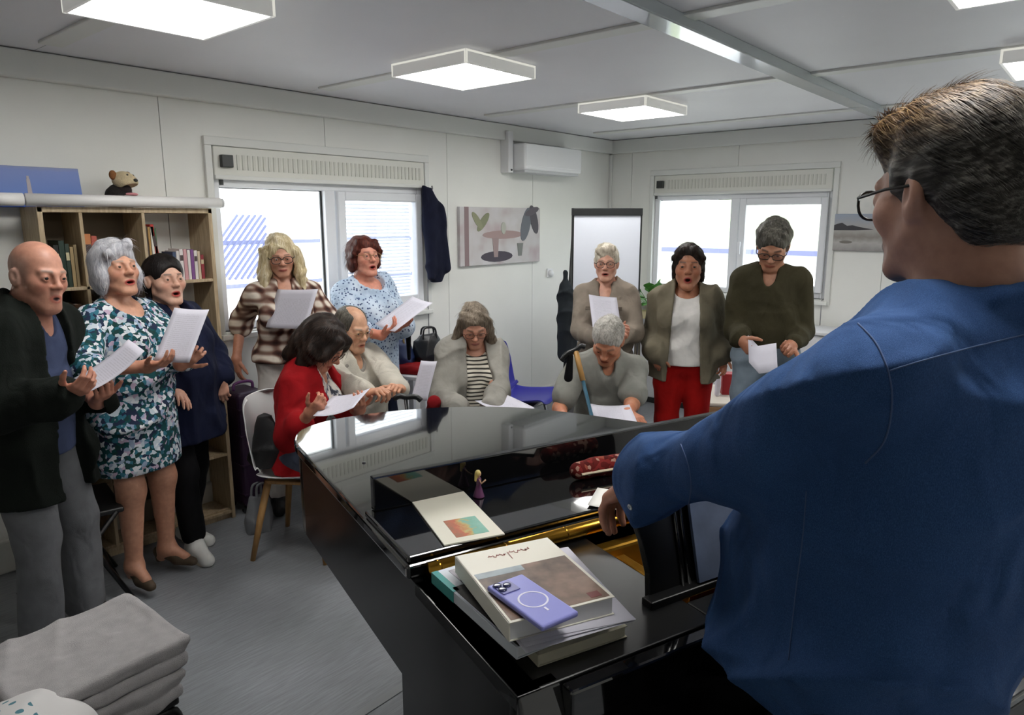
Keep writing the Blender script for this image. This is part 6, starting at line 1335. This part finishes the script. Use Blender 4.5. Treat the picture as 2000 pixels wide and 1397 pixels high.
def bag(name, label, c, size, m_, rz=0, handle=True, hm=None, disp=.006, hh=.12):
    r_ = empty(name, c, rz, label, 'bag', 'bags'); w_, d_, h_ = size; f = F(); f.loft((0, 0, 0), [(0, 0, 0, w_*.46, d_*.46), (h_*.25, 0, 0, w_*.5, d_*.5), (h_*.8, 0, 0, w_*.43, d_*.34), (h_, 0, 0, w_*.3, d_*.2)], I3, .02); soft('body', f, m_, .007, folds(disp, 1.6, w_*9), parent=r_, it=2)
    if handle:
        for s_ in (-1, 1): MB().tube(catmull([(-w_*.25, s_*d_*.2, h_*.85), (-w_*.2, s_*d_*.15, h_+hh*.8), (0, s_*d_*.12, h_+hh), (w_*.2, s_*d_*.15, h_+hh*.8), (w_*.25, s_*d_*.2, h_*.85)], 5), .007, 8).build('handle', hm or m_, r_, smooth=True)
    return r_
cl = lambda c, r_=.45: mat('leather_'+c, c, r_, bmp=.3, bscale=120)
bag('handbag', 'crinkled dark blue handbag on the folded red blanket', (bagp[0]-.09, bagp[1]+.05, .748), (.2, .17, .17), cl('1f2f55'), .5, hm=mat('handle_tan', '8a7448', .5), hh=.16)
bag('handbag', 'black leather handbag beside the blue one on the red blanket', (bagp[0]+.07, bagp[1]-.05, .748), (.2, .14, .19), cl('17181a', .35), -.4, hh=.05)
g = at_z(490, 985, 0); bag('handbag', 'small grey handbag on the floor beside the white shell chair', (1.93, 3.52, 0), (.16, .11, .2), cl('7d7f84', .6), .3, hh=.07)
bag('handbag', 'black bag hanging on the back of the white shell chair', (1.80, 3.18, .50), (.1, .16, .25), cl('131316', .6), R(20), handle=False)
tb_ = bag('tote_bag', 'cream cloth tote bag hanging beside the woman in taupe', at_a(1238, 764, 4.55), (.16, .07, .22), cloth('canvas_cream', 'b9b2a2'), R(50), hh=.24)
f = F(); rp = at_a(848, 786, 3.9); f.ell(rp, (.035, .03, .035)); f.cone(rp, rp+np.array([.02, .04, -.05]), .03, .03); soft('red_pouch', f, cloth('pouch_red', '7d1218'), .005, folds(.003, 2.), label='small dark red pouch behind the edge of the piano', cat='pouch')
um = at_a(803, 640, 4.45); f = F(); f.cone(at_a(806, 600, 4.55), at_a(797, 638, 4.5), .014, .022, .01); f.cone(at_a(797, 638, 4.5), at_a(799, 700, 4.6), .02, .012, .01); soft('folding_umbrella', f, cloth('umbrella_black', '121214'), .004, None, label='black folded umbrella standing among the bags', cat='umbrella')
# ---- canes and sheets on laps
def cane(label, top, bot, grip_m, shaft_m, dirv, grip2=None):
    r_ = empty('walking_cane', (bot[0], bot[1], bot[2]), 0, label, 'cane', 'walking canes'); t = np.array(top)-np.array(bot); d_ = nrm(dirv)
    MB().tube([(0, 0, 0), t], .009, 10).build('shaft', shaft_m, r_, smooth=True); MB().tube([(0, 0, 0), t*.02], .014, 10).build('ferrule', dark_m, r_)
    MB().tube(catmull([t-d_*.055-np.array([0, 0, .012]), t-d_*.03+np.array([0, 0, .004]), t, t+d_*.05+np.array([0, 0, .004]), t+d_*.075-np.array([0, 0, .014])], 4), .013, 10).build('handle', grip_m, r_, smooth=True)
    if grip2 is not None: MB().tube([t*.87, t*.995], .0135, 10).build('grip', grip2, r_, smooth=True)
hA = at_a(792, 776, 3.30); cane('black handled cane under the hands of the elderly man', hA, (hA[0]+.05, hA[1]-.05, 0), mat('cane_black', '101011', .35), mat('cane_black', '101011', .35), at_a(815, 778, 3.3)-at_a(775, 776, 3.3))
hB = at_a(1124, 684, 3.42); hB2 = at_a(1162, 840, 3.28); hB3 = hB+(hB2-hB)*((hB[2])/(hB[2]-hB2[2])); cane('cane with a tan wooden grip and teal shaft leaning on the man in the polo', hB, hB3, mat('cane_black', '101011', .35), mat('cane_teal', '2c5a70', .35), at_a(1112, 700, 3.42)-at_a(1130, 690, 3.42), mat('cane_tan', 'b08448', .5))
f = F(); f.cone(at_a(1114, 695, 3.42), at_a(1110, 738, 3.42), .014, .022, .01); soft('wrist_strap', f, cloth('strap_black', '101012'), .004, label='black strap dangling from the tan handled cane', cat='strap')
sheet_px('white song sheet standing up beside the elderly man with the cane', (804, 780, 3.55), (836, 784, 3.5), (824, 705, 3.6), .01)
sheet('song_sheet', at_a(985, 792, 3.78), (1, -.3, .02), (.3, 1, .05), .21, .29, 'white sheet lying on the lap of the woman in stripes', paper_m, 'paper', .01, 'song sheets held or used by the singers')
sheet('song_sheet', at_a(1198, 812, 3.36), at_a(1240, 815, 3.36)-at_a(1160, 812, 3.36), at_a(1205, 790, 3.55)-at_a(1198, 825, 3.3), .2, .28, 'white sheet on the lap of the man in the polo shirt', paper_m, 'paper', .012, 'song sheets held or used by the singers')
lb_ = empty('black_folder', at_a(1185, 822, 3.42), R(-50), 'black folder under the sheet on the lap of the man in the polo', 'folder'); box('cover', (-.16, -.13, -.012), (.16, .13, -.004), psatin, lb_, bevel=.002)
# ---- things on the piano
def rect_px(p00, p10, p01, z): a_, b_, c_ = (at_z(*p, z) for p in (p00, p10, p01)); u_ = b_-a_; v_ = c_-a_; return a_+(u_+v_)/2, math.atan2(u_[1], u_[0]), np.linalg.norm(u_), np.linalg.norm(v_)
def pbook(label, c, ang, w_, h_, z, th, cover_m, pages='dcd8d0', art=None, spine=True, name='music_book'):
    """spine along local -x"""
    r_ = empty(name, (c[0], c[1], z), ang, label, 'book', 'books stacked on the piano'); t = .0015
    box('back_cover', (-w_/2, -h_/2, 0), (w_/2, h_/2, t), cover_m, r_); box('pages', (-w_/2+.002, -h_/2+.003, t), (w_/2-.003, h_/2-.003, th-t), mat('pages_'+pages, pages, .9), r_); box('front_cover', (-w_/2, -h_/2, th-t), (w_/2, h_/2, th), cover_m, r_)
    if spine: box('spine', (-w_/2-.001, -h_/2, 0), (-w_/2+.002, h_/2, th), cover_m, r_, bevel=.0006)
    return r_
shz = .986
# lower cream book, teal-and-dark book, loose sheets, thick book, phone
c, ang, w_, h_ = rect_px((1048, 1290), (1222, 1232), (905, 1128), 1.0); pbook('thick cream book at the bottom of the stack on the piano', c, ang, w_, h_, shz, .022, mat('cover_cream', 'bdb8a2', .6), 'c2bda8')
c, ang, w_, h_ = rect_px((1008, 1278), (1190, 1205), (846, 1128), 1.02); bk2 = pbook('dark covered book with a teal spine corner on the piano', c, ang, w_, h_, shz+.023, .022, mat('cover_white', 'cfd4dc', .45), 'd0d2d6')
box('cover_print', (-w_/2+.004, -h_/2+.002, .0222), (w_/2, h_/2-.075, .0226), mat('cover_dark', '23201e', .4, var=.4, vscale=25), bk2); box('spine_teal', (-w_/2-.0018, h_/2-.09, -.0003), (-w_/2+.012, h_/2+.0004, .0226), mat('cover_teal', '168c86', .45), bk2); box('cover_photo', (-w_/2+.03, h_/2-.07, .0222), (w_/2-.02, h_/2-.012, .0227), mat('cover_pale', 'a9a4ac', .5, var=.3, vscale=40), bk2)
z3 = shz+.0465
for i, (dx, da) in enumerate(((0, 0), (.012, -.05), (.02, -.11))):
    cS, aS, wS, hS = rect_px((1030, 1245), (1228, 1190), (905, 1110), 1.05); o = MB().grid([[(x, y, .002*math.sin(5*x+i)) for y in np.linspace(-.147, .147, 5)] for x in np.linspace(-.105, .105, 5)]).build('loose_sheet', paper_m, loc=(cS[0]+dx, cS[1], z3+.002+i*.0016), rz=aS+da, smooth=True, solid=.0006, label='loose white sheet under the thick book on the piano, %s from the top' % ('third', 'second', 'first')[i], cat='paper', group='loose sheets in the book stack')
c, ang, w_, h_ = rect_px((1003, 1215), (1208, 1163), (882, 1088), 1.075); zb_ = z3+.008; th_ = .034; bk3 = pbook('thick white music book with a photo cover lying under the phone', c, ang, w_, h_, zb_, th_, mat('cover_ivory', 'd9d5c8', .4), 'd0d0d2')
box('cover_photo', (-w_/2+.006, -h_/2+.006, th_), (w_/2-.006, h_/2-.085, th_+.0004), mat('photo_brown', '6a564a', .4, var=.8, vscale=16), bk3); box('cover_sky', (-w_/2+.006, h_/2-.105, th_+.0002), (.0, h_/2-.085, th_+.0006), mat('photo_sky', '8f9aa0', .4, var=.2, vscale=30), bk3); box('publisher_mark', (w_/2-.04, -h_/2+.012, th_+.0003), (w_/2-.018, -h_/2+.03, th_+.0008), mat('mark_red', '6d3634', .4), bk3)
rs = random.Random(5); mb = MB()
def scribble(mb, x0, x1, y, hgt, n_):
    pts = []
    for i in range(n_): t = i/(n_-1); pts.append((x0+(x1-x0)*t+.002*math.sin(i*2.1), y+hgt*(.5*math.sin(i*1.9)+.5*math.sin(i*.83)), th_+.0006))
    mb.tube(pts, .0009, 4)
scribble(mb, -.045, -.008, h_/2-.032, .006, 16); scribble(mb, .0, .045, h_/2-.030, .007, 18); mb.tube([(-.002, h_/2-.026, th_+.0006), (-.003, h_/2-.055, th_+.0006)], .0008, 4); mb.build('title_script', mat('script_red', 'a8706a', .6), bk3)
cP, aP, wP, hP = rect_px((1052, 1190), (1112, 1166), (968, 1122), 1.11); wP, hP = .078, .158
ph = empty('phone', (cP[0], cP[1], zb_+th_+.001), aP, 'lilac phone with a white ring on its case, on the thick book', 'phone'); lil = mat('case_lilac', '8d8fd2', .35)
MB().box((-wP/2, -hP/2, 0), (wP/2, hP/2, .0105)).build('case', lil, ph, bevel=.004, segs=3); MB().tube([(.025*math.cos(t), .025*math.sin(t)-.005, .0108) for t in np.linspace(0, 6.283, 28, endpoint=False)], [(.0018, .0005)]*28, 6, closed=True).build('magnet_ring', mat('ring_white', 'e6e4f4', .4), ph); MB().box((-.002, -.047, .0104), (.002, -.036, .0111)).build('magnet_bar', mat('ring_white', 'e6e4f4', .4), ph)
cmr = MB().box((-wP/2+.006, hP/2-.044, .0104), (-wP/2+.042, hP/2-.008, .0125)).build('camera_bump', mat('bump_lilac', '6f70a8', .3), ph, bevel=.003)
for x, y in ((-.026, .064), (-.026, .048), (-.011, .056)): MB().lathe([(.0075, .0124), (.0075, .0142), (.005, .0144)], 14, (x, y, 0)).build('camera_lens', mat('lens_dark', '20224a', .1), cmr, smooth=True)
c, ang, w_, h_ = rect_px((886, 1062), (1003, 1040), (776, 968), 1.04); bl = empty('booklet', (c[0], c[1], 1.0378), ang, 'cream booklet with a small coloured picture on the folded lid flap', 'booklet'); box('cover', (-w_/2, -h_/2, 0), (w_/2, h_/2, .004), mat('booklet_cream', 'dcd8c8', .5), bl, bevel=.0008)
m, nt, b = newmat('booklet_art'); v = coords(nt); sp = N(nt, 'ShaderNodeSeparateXYZ'); L(nt, v, sp.inputs[0]); n = N(nt, 'ShaderNodeTexNoise'); n.inputs['Scale'].default_value = 60; L(nt, v, n.inputs[0])
L(nt, ramp(nt, math_(nt, 'ADD', math_(nt, 'MULTIPLY_ADD', sp.outputs[0], 8, .42), math_(nt, 'MULTIPLY_ADD', n.outputs[0], .5, -.25)), [(.0, lin('7a5a3c')), (.3, lin('b5562f')), (.45, lin('b8a05a')), (.55, lin('6fa894')), (.8, lin('7fb4a4')), (1, lin('9a9a50'))]), b.inputs['Base Color']); box('cover_art', (-.035, -h_/2+.022, .004), (.042, -h_/2+.115, .0045), m, bl)
fg = at_z(935, 970, 1.038); fr = empty('figurine', (fg[0], fg[1], 1.038), R(-120), 'tiny figurine of a woman in a purple dress on the piano flap', 'figurine'); f = F(); f.loft((0, 0, 0), [(0, 0, 0, .017, .015), (.012, 0, 0, .013, .011), (.03, 0, 0, .006, .006), (.046, 0, 0, .0095, .007), (.05, 0, 0, .007, .006)], I3, .004); soft('dress', f, mat('fig_purple', '5a2c52', .4), .0016, parent=fr)
f = F(); f.ell((0, 0, .060), (.0068, .0068, .0078)); f.cone((0, 0, .048), (0, 0, .056), .003, .003, .002); soft('head', f, mat('fig_skin', 'c9a084', .5), .0014, parent=fr); f = F(); f.ell((0, -.0015, .0625), (.0078, .0075, .0078)); f.ell((0, .006, .059), (.006, .005, .007), k=.001, op='s'); f.cone((0, -.005, .058), (0, -.007, .044), .005, .004, .003); soft('hair', f, mat('fig_yellow', 'c9b46a', .5), .0014, parent=fr)
for e in (-1, 1): MB().tube([(e*.008, 0, .047), (e*.016, .003, .04), (e*.021, .012, .05 if e > 0 else .034)], .0022, 7).build('arm', mat('fig_skin', 'c9a084', .5), fr, smooth=True)
m = print_cells('pouch_print', [(0, lin('5a1410')), (.35, lin('7a2420')), (.6, lin('a88070')), (.75, lin('4a0f0c')), (.9, lin('8a4434'))], 90, .02)
p0, p1 = at_z(1128, 922, 1.06), at_z(1225, 905, 1.06); f = F(); f.cone(p0, p1, .02, .022, .02); f.cone(p0+np.array([0, 0, .012]), p1+np.array([0, 0, .016]), .012, .014, .02); soft('pencil_case', f, m, .004, folds(.003, 3.), label='red patterned pencil case lying on the piano flap', cat='pencil case')
zs_ = MB().tube([p0+np.array([-.01, -.02, .0]), (p0+p1)/2+np.array([-.008, -.022, .0]), p1+np.array([-.005, -.02, 0])], .004, 6).build('case_zip', mat('zip_cream', 'd0bfa4', .7), bpy.data.objects['pencil_case']); zs_.matrix_parent_inverse = Matrix.Translation(-Vector(bpy.data.objects['pencil_case'].location))
c, ang, w_, h_ = rect_px((1130, 992), (1205, 1002), (1185, 968), 1.04); sheet('note_paper', (c[0]+.03, c[1], 1.0415), (math.cos(ang), math.sin(ang), 0), (-math.sin(ang), math.cos(ang), 0), .13, .12, 'white note paper under the hand of the man in denim', mat('note_white', 'e8e6e0', .8), 'paper', .002, 'papers on the piano')
db = on_piano(.78, .105, 1.0); bd = empty('score_book', db, PR, 'open blue-grey score standing on the music desk', 'book'); bd.rotation_euler = (R(-14), 0, PR); box('left_page', (-.30, -.016, 0), (.0, -.008, .24), mat('score_blue', '4a5468', .5, var=.2, vscale=18), bd, bevel=.001); box('right_page', (.0, -.016, 0), (.28, -.008, .24), mat('score_blue', '4a5468', .5), bd, bevel=.001)
mb = MB(); scribble2 = [(-.27+i*.012, -.0165, .2+.004*math.sin(i*2.3)) for i in range(14)]; mb.tube(scribble2, .0015, 4); mb.build('score_title', mat('score_ink', '20222c', .6), bd)
